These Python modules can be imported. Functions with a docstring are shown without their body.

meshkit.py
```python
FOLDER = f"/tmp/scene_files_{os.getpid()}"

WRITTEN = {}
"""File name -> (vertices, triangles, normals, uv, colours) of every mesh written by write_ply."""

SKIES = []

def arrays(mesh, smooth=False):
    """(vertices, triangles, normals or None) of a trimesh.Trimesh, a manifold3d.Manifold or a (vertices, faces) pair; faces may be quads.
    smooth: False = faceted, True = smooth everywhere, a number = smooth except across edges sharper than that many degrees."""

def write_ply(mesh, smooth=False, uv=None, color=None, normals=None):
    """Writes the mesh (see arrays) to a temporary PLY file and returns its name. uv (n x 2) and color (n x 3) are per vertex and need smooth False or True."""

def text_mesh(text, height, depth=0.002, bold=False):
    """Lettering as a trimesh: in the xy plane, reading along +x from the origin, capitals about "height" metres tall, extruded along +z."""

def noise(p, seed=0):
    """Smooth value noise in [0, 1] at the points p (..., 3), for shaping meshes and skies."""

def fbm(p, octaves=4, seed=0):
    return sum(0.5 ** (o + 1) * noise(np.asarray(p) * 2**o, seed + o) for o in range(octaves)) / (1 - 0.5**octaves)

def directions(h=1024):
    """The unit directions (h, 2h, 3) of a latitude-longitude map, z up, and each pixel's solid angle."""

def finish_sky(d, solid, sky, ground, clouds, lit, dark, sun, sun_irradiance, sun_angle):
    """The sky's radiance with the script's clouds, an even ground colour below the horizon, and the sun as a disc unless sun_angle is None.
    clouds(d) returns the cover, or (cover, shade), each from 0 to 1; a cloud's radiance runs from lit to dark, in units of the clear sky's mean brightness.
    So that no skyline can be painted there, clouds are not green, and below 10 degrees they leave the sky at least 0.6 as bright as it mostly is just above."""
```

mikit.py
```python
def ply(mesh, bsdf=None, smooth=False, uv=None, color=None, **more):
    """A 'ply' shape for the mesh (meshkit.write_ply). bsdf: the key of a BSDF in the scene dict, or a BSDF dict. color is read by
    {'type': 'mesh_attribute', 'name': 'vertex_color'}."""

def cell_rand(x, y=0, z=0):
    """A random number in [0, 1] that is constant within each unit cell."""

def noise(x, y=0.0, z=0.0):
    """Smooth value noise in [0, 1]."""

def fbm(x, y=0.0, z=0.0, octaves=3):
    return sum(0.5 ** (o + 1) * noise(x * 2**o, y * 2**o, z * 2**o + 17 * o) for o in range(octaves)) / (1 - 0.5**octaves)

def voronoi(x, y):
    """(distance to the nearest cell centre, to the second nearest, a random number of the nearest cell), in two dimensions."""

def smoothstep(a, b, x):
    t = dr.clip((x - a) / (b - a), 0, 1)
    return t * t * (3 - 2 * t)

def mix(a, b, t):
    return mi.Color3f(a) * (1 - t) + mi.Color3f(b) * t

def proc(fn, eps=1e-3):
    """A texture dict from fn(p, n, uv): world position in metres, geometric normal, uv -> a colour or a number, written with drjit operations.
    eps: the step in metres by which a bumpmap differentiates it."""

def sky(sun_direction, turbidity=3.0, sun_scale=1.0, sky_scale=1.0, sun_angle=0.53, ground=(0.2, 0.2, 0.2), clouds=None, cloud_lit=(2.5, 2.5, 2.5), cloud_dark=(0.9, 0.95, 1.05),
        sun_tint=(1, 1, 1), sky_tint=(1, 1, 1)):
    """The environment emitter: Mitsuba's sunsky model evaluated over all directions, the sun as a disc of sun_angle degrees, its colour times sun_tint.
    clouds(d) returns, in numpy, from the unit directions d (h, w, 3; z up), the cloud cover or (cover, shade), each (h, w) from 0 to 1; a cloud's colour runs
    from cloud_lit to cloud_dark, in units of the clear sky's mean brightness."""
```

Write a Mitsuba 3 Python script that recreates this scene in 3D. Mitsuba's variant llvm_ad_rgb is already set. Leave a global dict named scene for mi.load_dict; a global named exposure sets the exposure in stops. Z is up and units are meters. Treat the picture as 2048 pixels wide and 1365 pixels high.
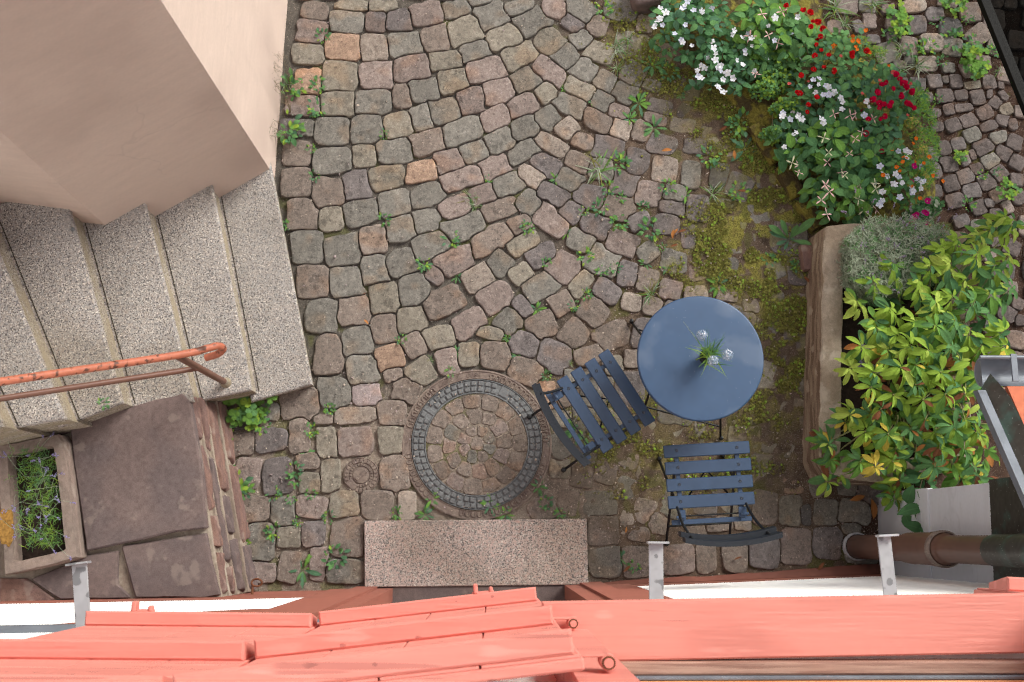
import math, random, numpy as np, trimesh, mitsuba as mi, drjit as dr, mikit, meshkit
import shapely
from shapely.geometry import Polygon
from mikit import noise, fbm, voronoi, cell_rand, smoothstep, mix

# ------------------------------------------------------------------ camera, sky, exposure
scene, labels = {}, {}
T = mi.ScalarTransform4f
CAM_H, FOC = 5.64, 2081.0                       # camera height above the cobbles (m), focal length in photo pixels
FWD = np.array([0.01809729, 0.18488728, -0.98259309])
DOWN = np.array([0.00340466, -0.98275973, -0.18485593])
RIGHT = np.array([0.99983043, 0.0, 0.01841476])
scene['camera'] = {'type': 'thinlens', 'fov': 2 * math.degrees(math.atan(1024 / FOC)), 'fov_axis': 'x', 'near_clip': 0.05, 'far_clip': 300.0,
                   'aperture_radius': 0.0016, 'focus_distance': 5.3,
                   'to_world': T().look_at(origin=[0, 0, CAM_H], target=[FWD[0], FWD[1], CAM_H + FWD[2]], up=list(-DOWN))}
scene['daylight'] = mikit.sky((0.58, 0.55, 0.60), turbidity=3, sun_scale=0.68, sun_angle=26, clouds=lambda d: 1.0,
                              cloud_lit=(1.78, 1.82, 1.90), sun_tint=(0.84, 1.0, 1.26))
exposure = 2.27

def at(px, py, z=0.0):
    """Surveying helper: the world point at height z that the photo shows at (px, py)."""
    d = RIGHT * (px - 1024) + DOWN * (py - 682.5) + FWD * FOC
    return np.array([0, 0, CAM_H]) + d * ((CAM_H - z) / -d[2])

# ------------------------------------------------------------------ helpers
def C(r, g, b):
    return tuple((((c / 255 + 0.055) / 1.055) ** 2.4 if c > 10 else c / 255 / 12.92) for c in (r, g, b))

def numbered(key):
    if key not in taken: taken.add(key); return key
    k = counts.get(key, 0) + 1
    while f'{key}_{k:03d}' in taken: k += 1
    counts[key] = k; key = f'{key}_{k:03d}'; taken.add(key); return key
taken, counts = set(), {}

def thing(name, label, cat, group=None):
    key = numbered(name); labels[key] = {'label': label, 'category': cat}
    if group: labels[key]['group'] = group
    return key

def obj(name, mesh, bsdf, parent=None, smooth=False, uv=None, tw=None, label=None, kind=None):
    """One entry of the scene; mesh may be a ply dict (to be reused), a trimesh or (v, f) or (v, f, uv)."""
    key = numbered(parent + '__' + name if parent else name)
    put(key, mesh, bsdf, smooth, uv, tw)
    if label: labels.setdefault(key, {})['label'] = label
    if kind: labels.setdefault(key, {})['kind'] = kind
    return key

def put(key, mesh, bsdf, smooth=False, uv=None, tw=None):
    if isinstance(mesh, dict): d = dict(mesh)
    else:
        if isinstance(mesh, tuple) and len(mesh) == 3: mesh, uv = mesh[:2], mesh[2]
        if uv is not None and smooth not in (True, False): smooth = True
        d = mikit.ply(mesh, bsdf, smooth=smooth, uv=uv)
    if tw is not None: d['to_world'] = T(np.asarray(tw, float))
    scene[key] = d

def whole(name, mesh, bsdf, label=None, cat=None, group=None, smooth=False, kind=None, tw=None):
    key = numbered(name); put(key, mesh, bsdf, smooth, None, tw)
    L = labels.setdefault(key, {})
    for k, v in (('label', label), ('category', cat), ('group', group), ('kind', kind)):
        if v: L[k] = v
    return key

def cat(parts):
    """Join (v, f[, uv]) pieces."""
    v, f, u, n = [], [], [], 0
    for p in parts:
        if not isinstance(p, tuple): p = (np.array(p.vertices), np.array(p.faces))
        fa = np.asarray(p[1])
        if fa.shape[1] == 4: fa = np.vstack([fa[:, [0, 1, 2]], fa[:, [0, 2, 3]]])
        v.append(np.asarray(p[0], float)); f.append(fa + n); n += len(p[0])
        if len(p) > 2: u.append(p[2])
    v, f = np.vstack(v), np.vstack(f)
    return (v, f, np.vstack(u)) if u else (v, f)

def rz(a):
    c, s = math.cos(a), math.sin(a); return np.array([[c, -s, 0], [s, c, 0], [0, 0, 1.0]])
def rx(a):
    c, s = math.cos(a), math.sin(a); return np.array([[1.0, 0, 0], [0, c, -s], [0, s, c]])
def M4(R=np.eye(3), t=(0, 0, 0), s=1.0):
    m = np.eye(4); m[:3, :3] = np.asarray(R) * s; m[:3, 3] = t; return m
def mv(mesh, R=np.eye(3), t=(0, 0, 0), s=1.0):
    if not isinstance(mesh, tuple): mesh = (np.array(mesh.vertices), np.array(mesh.faces))
    return (np.asarray(mesh[0]) * s @ np.asarray(R).T + np.asarray(t, float),) + tuple(mesh[1:])

def cbox(x0, x1, y0, y1, z0, z1, c=0.003):
    """A box with chamfered edges."""
    pts = []
    lo, hi = np.array([x0, y0, z0], float), np.array([x1, y1, z1], float)
    c = min(c, *(0.45 * (hi - lo)))
    for sx in (0, 1):
        for sy in (0, 1):
            for sz in (0, 1):
                p = np.where([sx, sy, sz], hi, lo); d = np.where([sx, sy, sz], -1, 1) * c
                for k in range(3):
                    q = p + d; q[k] = p[k]; pts.append(q)
    h = trimesh.convex.convex_hull(np.array(pts)); return (np.array(h.vertices), np.array(h.faces))

def prism(poly, z0, z1, c=0.0):
    """Vertical prism over a polygon (n x 2, any winding), optionally with a chamfered top edge. z1 may be a list of heights per corner."""
    P = np.asarray(poly, float)[:, :2]
    if Polygon(P).exterior.is_ccw is False: P = P[::-1]; z1 = z1[::-1] if np.ndim(z1) else z1
    n = len(P); z1 = np.broadcast_to(np.asarray(z1, float), n)
    rings = [np.c_[P, np.full(n, z0)]]
    if c:
        Q = np.array(Polygon(P).buffer(-c, join_style=2).exterior.coords)[:-1] if n > 2 else P
        if len(Q) != n: Q = P + (P.mean(0) - P) * c / np.linalg.norm(P.mean(0) - P, axis=1, keepdims=True)
        else: Q = np.array([Q[np.argmin(((Q - p) ** 2).sum(1))] for p in P])
        rings += [np.c_[P, z1 - c], np.c_[Q, z1]]
    else: rings += [np.c_[P, z1]]
    v = np.vstack(rings); f = []
    for r in range(len(rings) - 1):
        for i in range(n):
            j = (i + 1) % n; a, b, cc, d = r * n + i, r * n + j, (r + 1) * n + j, (r + 1) * n + i
            f += [[a, b, cc], [a, cc, d]]
    tv, tf = trimesh.creation.triangulate_polygon(Polygon(rings[-1][:, :2]), engine='earcut')
    idx = [int(np.argmin(((rings[-1][:, :2] - q) ** 2).sum(1))) for q in tv]
    o = (len(rings) - 1) * n
    for t in tf: f.append([o + idx[k] for k in t]); f.append([idx[k] for k in t[::-1]])
    tm = trimesh.Trimesh(v, np.array(f), process=False)
    # make the top face up
    top = tm.faces[-2]; a, b, cc = v[top]
    if np.cross(b - a, cc - a)[2] < 0:
        f2 = np.array(f); k = len(tf) * 2; f2[-k:] = f2[-k:, ::-1]; return (v, f2)
    return (v, np.array(f))

def tube(path, r, n=10, caps=True):
    P = np.asarray(path, float); m = len(P); R = np.broadcast_to(np.asarray(r, float), m)
    t = np.gradient(P, axis=0); t /= np.linalg.norm(t, axis=1, keepdims=True)
    a = np.cross(t[0], [0, 0, 1.0]);  a = a if np.linalg.norm(a) > 0.1 else np.cross(t[0], [0, 1.0, 0]); a /= np.linalg.norm(a)
    th = np.arange(n) * 2 * math.pi / n; v = []
    for i in range(m):
        a = a - t[i] * (a @ t[i]); a /= np.linalg.norm(a); b = np.cross(t[i], a)
        v.append(P[i] + R[i] * (np.cos(th)[:, None] * a + np.sin(th)[:, None] * b))
    f = []
    for i in range(m - 1):
        for j in range(n):
            k = (j + 1) % n; f += [[i * n + j, i * n + k, (i + 1) * n + k], [i * n + j, (i + 1) * n + k, (i + 1) * n + j]]
    v = np.vstack(v)
    if caps:
        v = np.vstack([v, P[0], P[-1]]); o = m * n
        for j in range(n):
            k = (j + 1) % n; f += [[o, k, j], [o + 1, (m - 1) * n + j, (m - 1) * n + k]]
    return (v, np.array(f))

def lathe(prof, n=48, centre=(0, 0, 0)):
    """Revolve a profile of (radius, z) about z."""
    P = np.asarray(prof, float); th = np.arange(n) * 2 * math.pi / n; v = []
    for r, z in P: v.append(np.c_[r * np.cos(th), r * np.sin(th), np.full(n, z)])
    f = []
    for i in range(len(P) - 1):
        for j in range(n):
            k = (j + 1) % n; f += [[i * n + j, i * n + k, (i + 1) * n + k], [i * n + j, (i + 1) * n + k, (i + 1) * n + j]]
    return (np.vstack(v) + np.asarray(centre, float), np.array(f))

def bez(pts, n=12):
    """Smooth polyline through the points (Catmull-Rom)."""
    P = np.asarray(pts, float); P = np.vstack([2 * P[0] - P[1], P, 2 * P[-1] - P[-2]]); out = []
    for i in range(1, len(P) - 2):
        for t in np.linspace(0, 1, n, endpoint=False):
            a, b, c, d = P[i - 1], P[i], P[i + 1], P[i + 2]
            out.append(0.5 * (2 * b + (c - a) * t + (2 * a - 5 * b + 4 * c - d) * t * t + (3 * b - a - 3 * c + d) * t ** 3))
    return np.vstack([out, P[-2]])

def rock(sx, sy, sz, seed=0, amp=0.006, freq=14, sub=3, rnd=0.25):
    """A rough hewn block, centred."""
    m = trimesh.creation.box((1, 1, 1))
    for _ in range(sub): m = m.subdivide()
    v = np.array(m.vertices) * 2; r = np.abs(v).max(1, keepdims=True)
    s = v / np.maximum((np.abs(v) ** 6).sum(1, keepdims=True) ** (1 / 6), 1e-9) * r
    v = (v * (1 - rnd) + s * rnd) * np.array([sx, sy, sz]) / 2
    o = np.array([seed * 3.1, seed * 1.7, seed * 0.9])
    d = np.stack([meshkit.fbm(v * freq + o + k * 9.3, 3, seed) - 0.5 for k in range(3)], 1)
    return (v + d * 2 * amp, np.array(m.faces))

# ------------------------------------------------------------------ materials
def mat(name, col, rough=0.8, bump=None, scale=0.001, spec=0.4, metallic=0.0, eps=1e-3, **more):
    c = mikit.proc(col) if callable(col) else {'type': 'rgb', 'value': list(col)}
    r = mikit.proc(rough) if callable(rough) else rough
    b = {'type': 'principled', 'base_color': c, 'roughness': r, 'specular': spec, 'metallic': metallic, **more}
    if bump is not None: b = {'type': 'bumpmap', 'arbitrary': mikit.proc(bump, eps=eps), 'scale': scale, 'bsdf': b}
    scene[name] = {'type': 'twosided', 'bsdf': b}

def sel(u, cols):
    """Palette lookup: u in [0, 1) picks one of cols."""
    out = mi.Color3f(*cols[0]); n = len(cols)
    for i in range(1, n): out = dr.select(u * n >= i, mi.Color3f(*cols[i]), out)
    return out

TONES = 'gpybdolkqm'
TONE_C = [C(121, 119, 114), C(139, 125, 121), C(137, 131, 120), C(129, 117, 110), C(110, 104, 106), C(166, 138, 119), C(160, 148, 139), C(76, 76, 78), C(152, 139, 141), C(100, 90, 90)]
# where moss and algae film grow: (x, y, radius, strength)
MOSS = [tuple(at(a, b)[:2]) + (r / 369.0, s) for a, b, r, s in ((1530, 300, 75, .9), (1565, 390, 70, 1.3), (1610, 350, 50, .9), (1470, 450, 65, .9), (1390, 520, 60, .8), (1500, 520, 70, .9),
        (1570, 610, 70, .9), (1590, 700, 60, .8), (1480, 240, 80, .6), (1400, 190, 80, .45), (1560, 790, 60, .5), (1330, 110, 70, .5), (1270, 60, 60, .4), (1260, 870, 70, .4), (1330, 960, 80, .35), (1490, 900, 80, .4))]
def moss_field(x, y, ex):
    s = 0.0
    for a, b, r, k in MOSS: s = s + k * ex(-((x - a) * (x - a) + (y - b) * (y - b)) / (r * r))
    return s
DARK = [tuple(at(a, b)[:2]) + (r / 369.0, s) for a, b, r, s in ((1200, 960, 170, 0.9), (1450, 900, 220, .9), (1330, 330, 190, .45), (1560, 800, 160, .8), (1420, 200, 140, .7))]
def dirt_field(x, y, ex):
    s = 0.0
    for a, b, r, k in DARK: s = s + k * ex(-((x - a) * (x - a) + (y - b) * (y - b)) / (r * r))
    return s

def cobble_col(p, n, uv):
    c = sel(uv.x, TONE_C)
    r = uv.y
    c = mix(c, mi.Color3f(*C(130, 122, 117)), 0.22)
    big = fbm(p.x * 17 + r * 91, p.y * 17 + r * 37, p.z * 17, octaves=3)
    mid = fbm(p.x * 70, p.y * 70, p.z * 70 + r * 5, octaves=2)
    fine = noise(p.x * 330, p.y * 330, p.z * 330)
    grain = noise(p.x * 190 + 3, p.y * 190, p.z * 190)
    c = c * (0.50 + 0.50 * big + 0.50 * (mid - 0.5) + 0.46 * (fine - 0.5) + 0.40 * (grain - 0.5) + 0.20) * (0.86 + 0.28 * r)
    spk = smoothstep(0.84, 0.92, noise(p.x * 150 + 50 * r, p.y * 150, p.z * 150))
    c = mix(c, c * 1.7 + mi.Color3f(0.04), spk * 0.6)
    pit = smoothstep(0.80, 0.88, noise(p.x * 120 + 80 * r, p.y * 120, p.z * 120 + 7))
    c = mix(c, c * 0.5, pit * 0.7)
    warm = smoothstep(0.52, 0.75, fbm(p.x * 11 + 40 * r, p.y * 11, 3.0 + r * 9, octaves=2))
    c = mix(c, c * mi.Color3f(1.16, 0.98, 0.84), warm * 0.7)
    dark = smoothstep(0.60, 0.76, fbm(p.x * 38 + 9 * r, p.y * 38, 7.0 * r, octaves=3))
    c = mix(c, c * 0.62, dark * 0.8)
    pale = smoothstep(0.64, 0.80, fbm(p.x * 60 + 19 * r, p.y * 60, 17.0 * r, octaves=2))
    c = mix(c, c * 1.45 + mi.Color3f(0.015), pale * 0.55)
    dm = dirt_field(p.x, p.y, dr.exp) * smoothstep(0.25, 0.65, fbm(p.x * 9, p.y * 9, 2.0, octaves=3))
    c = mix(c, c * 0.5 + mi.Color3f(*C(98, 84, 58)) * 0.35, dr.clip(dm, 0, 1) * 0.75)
    mm = moss_field(p.x, p.y, dr.exp) * smoothstep(0.42, 0.62, fbm(p.x * 14, p.y * 14, 5.0, octaves=3))
    c = mix(c, mi.Color3f(*C(134, 130, 72)) * (0.55 + 0.9 * fine), dr.clip(mm, 0, 1) * 0.62)
    return c
def cobble_bump(p, n, uv):
    return fbm(p.x * 55, p.y * 55, p.z * 55 + uv.y * 9, octaves=3) + 0.35 * noise(p.x * 260, p.y * 260, p.z * 260)
mat('cobble_stone', cobble_col, 0.86, cobble_bump, 0.006, spec=0.25)

def joint_col(p, n, uv):
    f1 = fbm(p.x * 30, p.y * 30, 1.0, octaves=3); f2 = noise(p.x * 240, p.y * 240, 4.0)
    lower = smoothstep(0.95, 0.55, p.y + 0.2 * (fbm(p.x * 5, p.y * 5, 3.0) - 0.5)) * smoothstep(0.75, 0.2, p.x)
    right = smoothstep(0.1, 0.7, p.x + 0.5 * (fbm(p.x * 3, p.y * 3, 9.0) - 0.5))
    grey, earth, grit = mi.Color3f(*C(94, 89, 84)), mi.Color3f(*C(100, 85, 74)), mi.Color3f(*C(136, 124, 114))
    c = mix(mix(grey, earth, right), grit, lower)
    far = smoothstep(1.75, 2.05, p.x)
    c = mix(c, mi.Color3f(*C(76, 58, 50)), far)
    d, _, w = voronoi(p.x * 150, p.y * 150)
    chip = smoothstep(0.36, 0.2, d) * smoothstep(0.72, 0.8, w)
    c = c * (0.45 + 0.75 * f1 + 0.5 * (f2 - 0.5) + 0.1)
    c = mix(c, mi.Color3f(*C(170, 160, 150)), chip * (0.45 + 0.5 * lower))
    mm = moss_field(p.x, p.y, dr.exp) * smoothstep(0.42, 0.60, fbm(p.x * 13, p.y * 13, 5.0, octaves=4))
    c = mix(c, mix(mi.Color3f(*C(110, 98, 58)), mi.Color3f(*C(146, 146, 70)), fbm(p.x * 45, p.y * 45, 8.0, octaves=3)) * (0.35 + 1.2 * f2), dr.clip(mm, 0, 1))
    m2 = smoothstep(0.62, 0.72, fbm(p.x * 7, p.y * 7, 31.0, octaves=3))
    return mix(c, mi.Color3f(*C(88, 90, 48)) * (0.5 + f2), m2 * 0.6)
mat('joint_grit', joint_col, 0.95, lambda p, n, uv: fbm(p.x * 120, p.y * 120, 2.0, octaves=3), 0.006, spec=0.15)

def granite(base, tint, blotch=0.15):
    def fn(p, n, uv):
        a, b = p.x + 0.37 * p.z, p.y + 0.61 * p.z
        _, _, w = voronoi(a * 210, b * 210); _, _, w2 = voronoi(a * 330 + 7, b * 330)
        c = sel(w, [C(100, 97, 98), base, tint, C(146, 138, 134), base, C(204, 197, 191), tint, C(164, 156, 152), C(118, 114, 115), base])
        c = c * (0.78 + 0.44 * w2)
        f = fbm(p.x * 4, p.y * 4, p.z * 4, octaves=4)
        stain = smoothstep(0.48, 0.70, fbm(p.x * 2.5 + 3, p.y * 2.5, p.z * 2 + 8, octaves=4))
        c = mix(c, c * mi.Color3f(0.76, 0.73, 0.68), stain * 0.8)
        c = mix(c, c * 0.55, 0.6 * smoothstep(0.86, 0.92, noise(p.x * 14, p.y * 14, p.z * 14)) * smoothstep(0.4, 0.7, noise(p.x * 60, p.y * 60, 2.0)))
        return c * (1 - blotch + 2 * blotch * f) 
    return fn
mat('granite_grey', granite(C(158, 155, 154), C(168, 158, 151)), 0.7, lambda p, n, uv: noise(p.x * 300, p.y * 300, p.z * 300), 0.002, spec=0.3)
mat('granite_pink', granite(C(182, 164, 159), C(188, 160, 152)), 0.7, lambda p, n, uv: noise(p.x * 300, p.y * 300, p.z * 300), 0.002, spec=0.3)
def riser_col(p, n, uv):
    c = granite(C(170, 163, 151), C(172, 160, 146))(p, n, uv)
    f = fbm(p.x * 9, p.y * 9, p.z * 20, octaves=4)
    return mix(c, mi.Color3f(*C(138, 126, 106)) * (0.6 + 0.7 * f), 0.4 + 0.4 * smoothstep(0.4, 0.65, f))
mat('granite_riser', riser_col, 0.85, spec=0.2)

def plaster(base, dirt, amt=0.2):
    def fn(p, n, uv):
        f = fbm(p.x * 1.7, p.y * 1.7, p.z * 1.3, octaves=4); g = fbm(p.x * 9, p.y * 9, p.z * 30, octaves=3)
        s = noise(p.x * 120, p.y * 120, p.z * 120)
        c = mi.Color3f(*base) * (0.93 + 0.1 * g + 0.06 * (s - 0.5))
        low = smoothstep(0.75, 0.3, p.z + 0.5 * (f - 0.5))
        st_ = smoothstep(0.60, 0.78, fbm(p.x * 5, p.y * 5, p.z * 0.7 + 9, octaves=4))
        c = mix(c, c * 0.86, st_ * 0.7)
        d1, d2, _ = voronoi(p.x * 0.9 + p.y * 0.9 + 0.25 * fbm(p.x * 6, p.y * 6, p.z * 6), p.z * 0.8 + 0.25 * fbm(p.x * 7, p.y * 7, p.z * 7 + 4))
        hair = smoothstep(0.012, 0.004, d2 - d1) * smoothstep(0.5, 0.6, noise(p.x * 2, p.y * 2, p.z * 2))
        c = mix(c, c * 0.84, hair * 0.35)
        return mix(c, mi.Color3f(*dirt), amt * (smoothstep(0.45, 0.75, f) + 0.8 * low * g))
    return fn
mat('cream_plaster', plaster(C(208, 189, 178), C(158, 138, 130), 0.28), 0.9, lambda p, n, uv: fbm(p.x * 90, p.y * 90, p.z * 140, octaves=3), 0.0035, spec=0.2)
mat('white_plaster', plaster(C(240, 240, 240), C(200, 200, 205), 0.25), 0.9, lambda p, n, uv: fbm(p.x * 70, p.y * 70, p.z * 70, octaves=3), 0.003, spec=0.2)
mat('grey_render', plaster(C(205, 208, 216), C(170, 172, 178), 0.35), 0.85, lambda p, n, uv: fbm(p.x * 70, p.y * 70, p.z * 70, octaves=3), 0.003, spec=0.25)
def sand_col(c1, c2, c3):
    def fn(p, n, uv):
        f = fbm(p.x * 5 + p.z * 9, p.y * 5, p.z * 30, octaves=4); g = fbm(p.x * 60, p.y * 60, p.z * 60, octaves=3); s = noise(p.x * 350, p.y * 350, p.z * 350)
        c = mix(mi.Color3f(*c1), mi.Color3f(*c2), smoothstep(0.35, 0.65, f)) * (0.7 + 0.45 * g + 0.3 * (s - 0.5) + 0.05)
        w = smoothstep(0.62, 0.74, fbm(p.x * 14 + 5, p.y * 14, p.z * 14, octaves=4))
        return mix(c, mi.Color3f(*c3), w * 0.5)
    return fn
rough_bump = lambda p, n, uv: fbm(p.x * 60, p.y * 60, p.z * 60, octaves=4)
mat('sandstone_dark', sand_col(C(104, 92, 92), C(114, 99, 97), C(144, 130, 124)), 0.9, rough_bump, 0.004, spec=0.2)
mat('sandstone_pink', sand_col(C(134, 120, 113), C(150, 132, 124), C(180, 168, 158)), 0.9, rough_bump, 0.007, spec=0.2)
mat('sandstone_red', sand_col(C(118, 95, 91), C(134, 106, 97), C(160, 144, 136)), 0.9, rough_bump, 0.007, spec=0.2)
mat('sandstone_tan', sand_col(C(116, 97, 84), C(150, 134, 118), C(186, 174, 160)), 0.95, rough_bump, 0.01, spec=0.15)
mat('mortar', sand_col(C(134, 120, 110), C(156, 144, 132), C(178, 168, 158)), 0.95, rough_bump, 0.004, spec=0.2)
mat('red_brown_paint', plaster(C(142, 88, 76), C(110, 76, 68), 0.5), 0.8, rough_bump, 0.002, spec=0.3)
def coral(p, n, uv):
    g = fbm(p.x * 6, p.y * 160, p.z * 160, octaves=3); f = fbm(p.x * 3, p.y * 12, p.z * 6, octaves=3)
    c = mi.Color3f(*C(217, 137, 126)) * (0.86 + 0.16 * g + 0.12 * f)
    crack = smoothstep(0.71, 0.75, fbm(p.x * 3.5, p.y * 130, p.z * 90, octaves=2)) * smoothstep(0.5, 0.6, noise(p.x * 5, p.y * 5, p.z * 5))
    worn = smoothstep(0.66, 0.8, fbm(p.x * 8, p.y * 40, p.z * 40, octaves=3))
    grime = smoothstep(0.52, 0.75, fbm(p.x * 4 + 7, p.y * 9, p.z * 9, octaves=4))
    c = mix(c, c * mi.Color3f(0.84, 0.80, 0.80), grime * 0.6)
    chip = smoothstep(0.86, 0.89, noise(p.x * 45, p.y * 90, p.z * 90)) * smoothstep(0.5, 0.6, fbm(p.x * 5, p.y * 5, p.z * 5))
    c = mix(c, mi.Color3f(*C(150, 90, 84)), chip * 0.6)
    c = mix(c, mi.Color3f(*C(244, 168, 158)), worn * 0.45)
    return mix(c, mi.Color3f(*C(120, 62, 60)), crack * 0.32)
mat('coral_paint', coral, 0.55, lambda p, n, uv: fbm(p.x * 10, p.y * 200, p.z * 200, octaves=3), 0.0015, spec=0.4)
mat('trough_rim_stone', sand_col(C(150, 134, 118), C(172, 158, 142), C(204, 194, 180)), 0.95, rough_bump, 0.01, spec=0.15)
def wood(c1, c2):
    def fn(p, n, uv):
        g = fbm(p.x * 7, p.y * 170, p.z * 170, octaves=3); f = noise(p.x * 14, p.y * 30, p.z * 30)
        return mix(mi.Color3f(*c1), mi.Color3f(*c2), smoothstep(0.3, 0.7, g * 0.8 + 0.2 * f))
    return fn
mat('brown_wood', wood(C(138, 104, 92), C(170, 138, 124)), 0.5, spec=0.4)
mat('orange_wood', wood(C(206, 136, 92), C(226, 168, 122)), 0.5, spec=0.4)
def steel_blue(p, n, uv):
    return mix(mi.Color3f(*C(55, 81, 115)) * (0.92 + 0.16 * fbm(p.x * 20, p.y * 20, p.z * 20)), mi.Color3f(*C(110, 124, 146)), 0.30 * smoothstep(0.5, 0.75, fbm(p.x * 7, p.y * 7, 2.0, octaves=4)) + 0.6 * smoothstep(0.965, 0.98, noise(p.x * 90, p.y * 90, 1.0)))
mat('anthracite_paint', steel_blue, lambda p, n, uv: 0.36 + 0.12 * fbm(p.x * 30, p.y * 30, p.z * 30), spec=0.6)
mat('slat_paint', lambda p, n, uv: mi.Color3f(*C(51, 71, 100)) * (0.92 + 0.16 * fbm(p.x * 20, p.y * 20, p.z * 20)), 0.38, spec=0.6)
mat('shaded_slat_paint', lambda p, n, uv: mi.Color3f(*C(24, 30, 40)) * (0.92 + 0.16 * fbm(p.x * 20, p.y * 20, p.z * 20)), 0.42, spec=0.5)  # same paint as the seat slats, darkened to put the backrest shade into colour
mat('black_paint', C(20, 21, 24), 0.4, spec=0.5)
mat('black_frame', C(14, 14, 15), 0.6, spec=0.15)
mat('screw_steel', C(90, 98, 112), 0.35, metallic=0.8)
def zinc(p, n, uv):
    f = fbm(p.x * 22, p.y * 22, p.z * 22, octaves=4); s = smoothstep(0.62, 0.72, noise(p.x * 60, p.y * 60, p.z * 60))
    return mix(mi.Color3f(*C(186, 188, 194)) * (0.7 + 0.5 * f), mi.Color3f(*C(86, 88, 92)), s * 0.6)
mat('galvanised_steel', zinc, 0.5, metallic=0.55, spec=0.5)
mat('zinc_sheet', lambda p, n, uv: mi.Color3f(*C(122, 128, 138)) * (0.7 + 0.6 * fbm(p.x * 18, p.y * 18, p.z * 18, octaves=4)), 0.5, metallic=0.4, spec=0.5)
def copper(p, n, uv):
    f = fbm(p.x * 12, p.y * 12, p.z * 12, octaves=4); s = smoothstep(0.88, 0.92, noise(p.x * 140, p.y * 140, p.z * 140))
    c = mix(mi.Color3f(*C(66, 64, 60)), mi.Color3f(*C(70, 98, 92)), smoothstep(0.52, 0.75, f) * 0.7) * (0.7 + 0.5 * fbm(p.x * 60, p.y * 60, p.z * 60))
    return mix(c, mi.Color3f(*C(150, 150, 146)), s * 0.6)
mat('weathered_copper', copper, 0.45, metallic=0.3, spec=0.5)
mat('brown_pipe_paint', plaster(C(106, 78, 68), C(84, 66, 60), 0.5), 0.4, spec=0.5)
def rail_col(p, n, uv):
    f = fbm(p.x * 60, p.y * 60, p.z * 60, octaves=3); g = fbm(p.x * 9, p.y * 60, p.z * 60, octaves=3)
    return mix(mi.Color3f(*C(184, 110, 86)) * (0.75 + 0.45 * f), mi.Color3f(*C(92, 60, 50)), smoothstep(0.53, 0.66, 0.6 * f + 0.4 * g))
mat('worn_orange_paint', rail_col, 0.5, spec=0.4)
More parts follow.
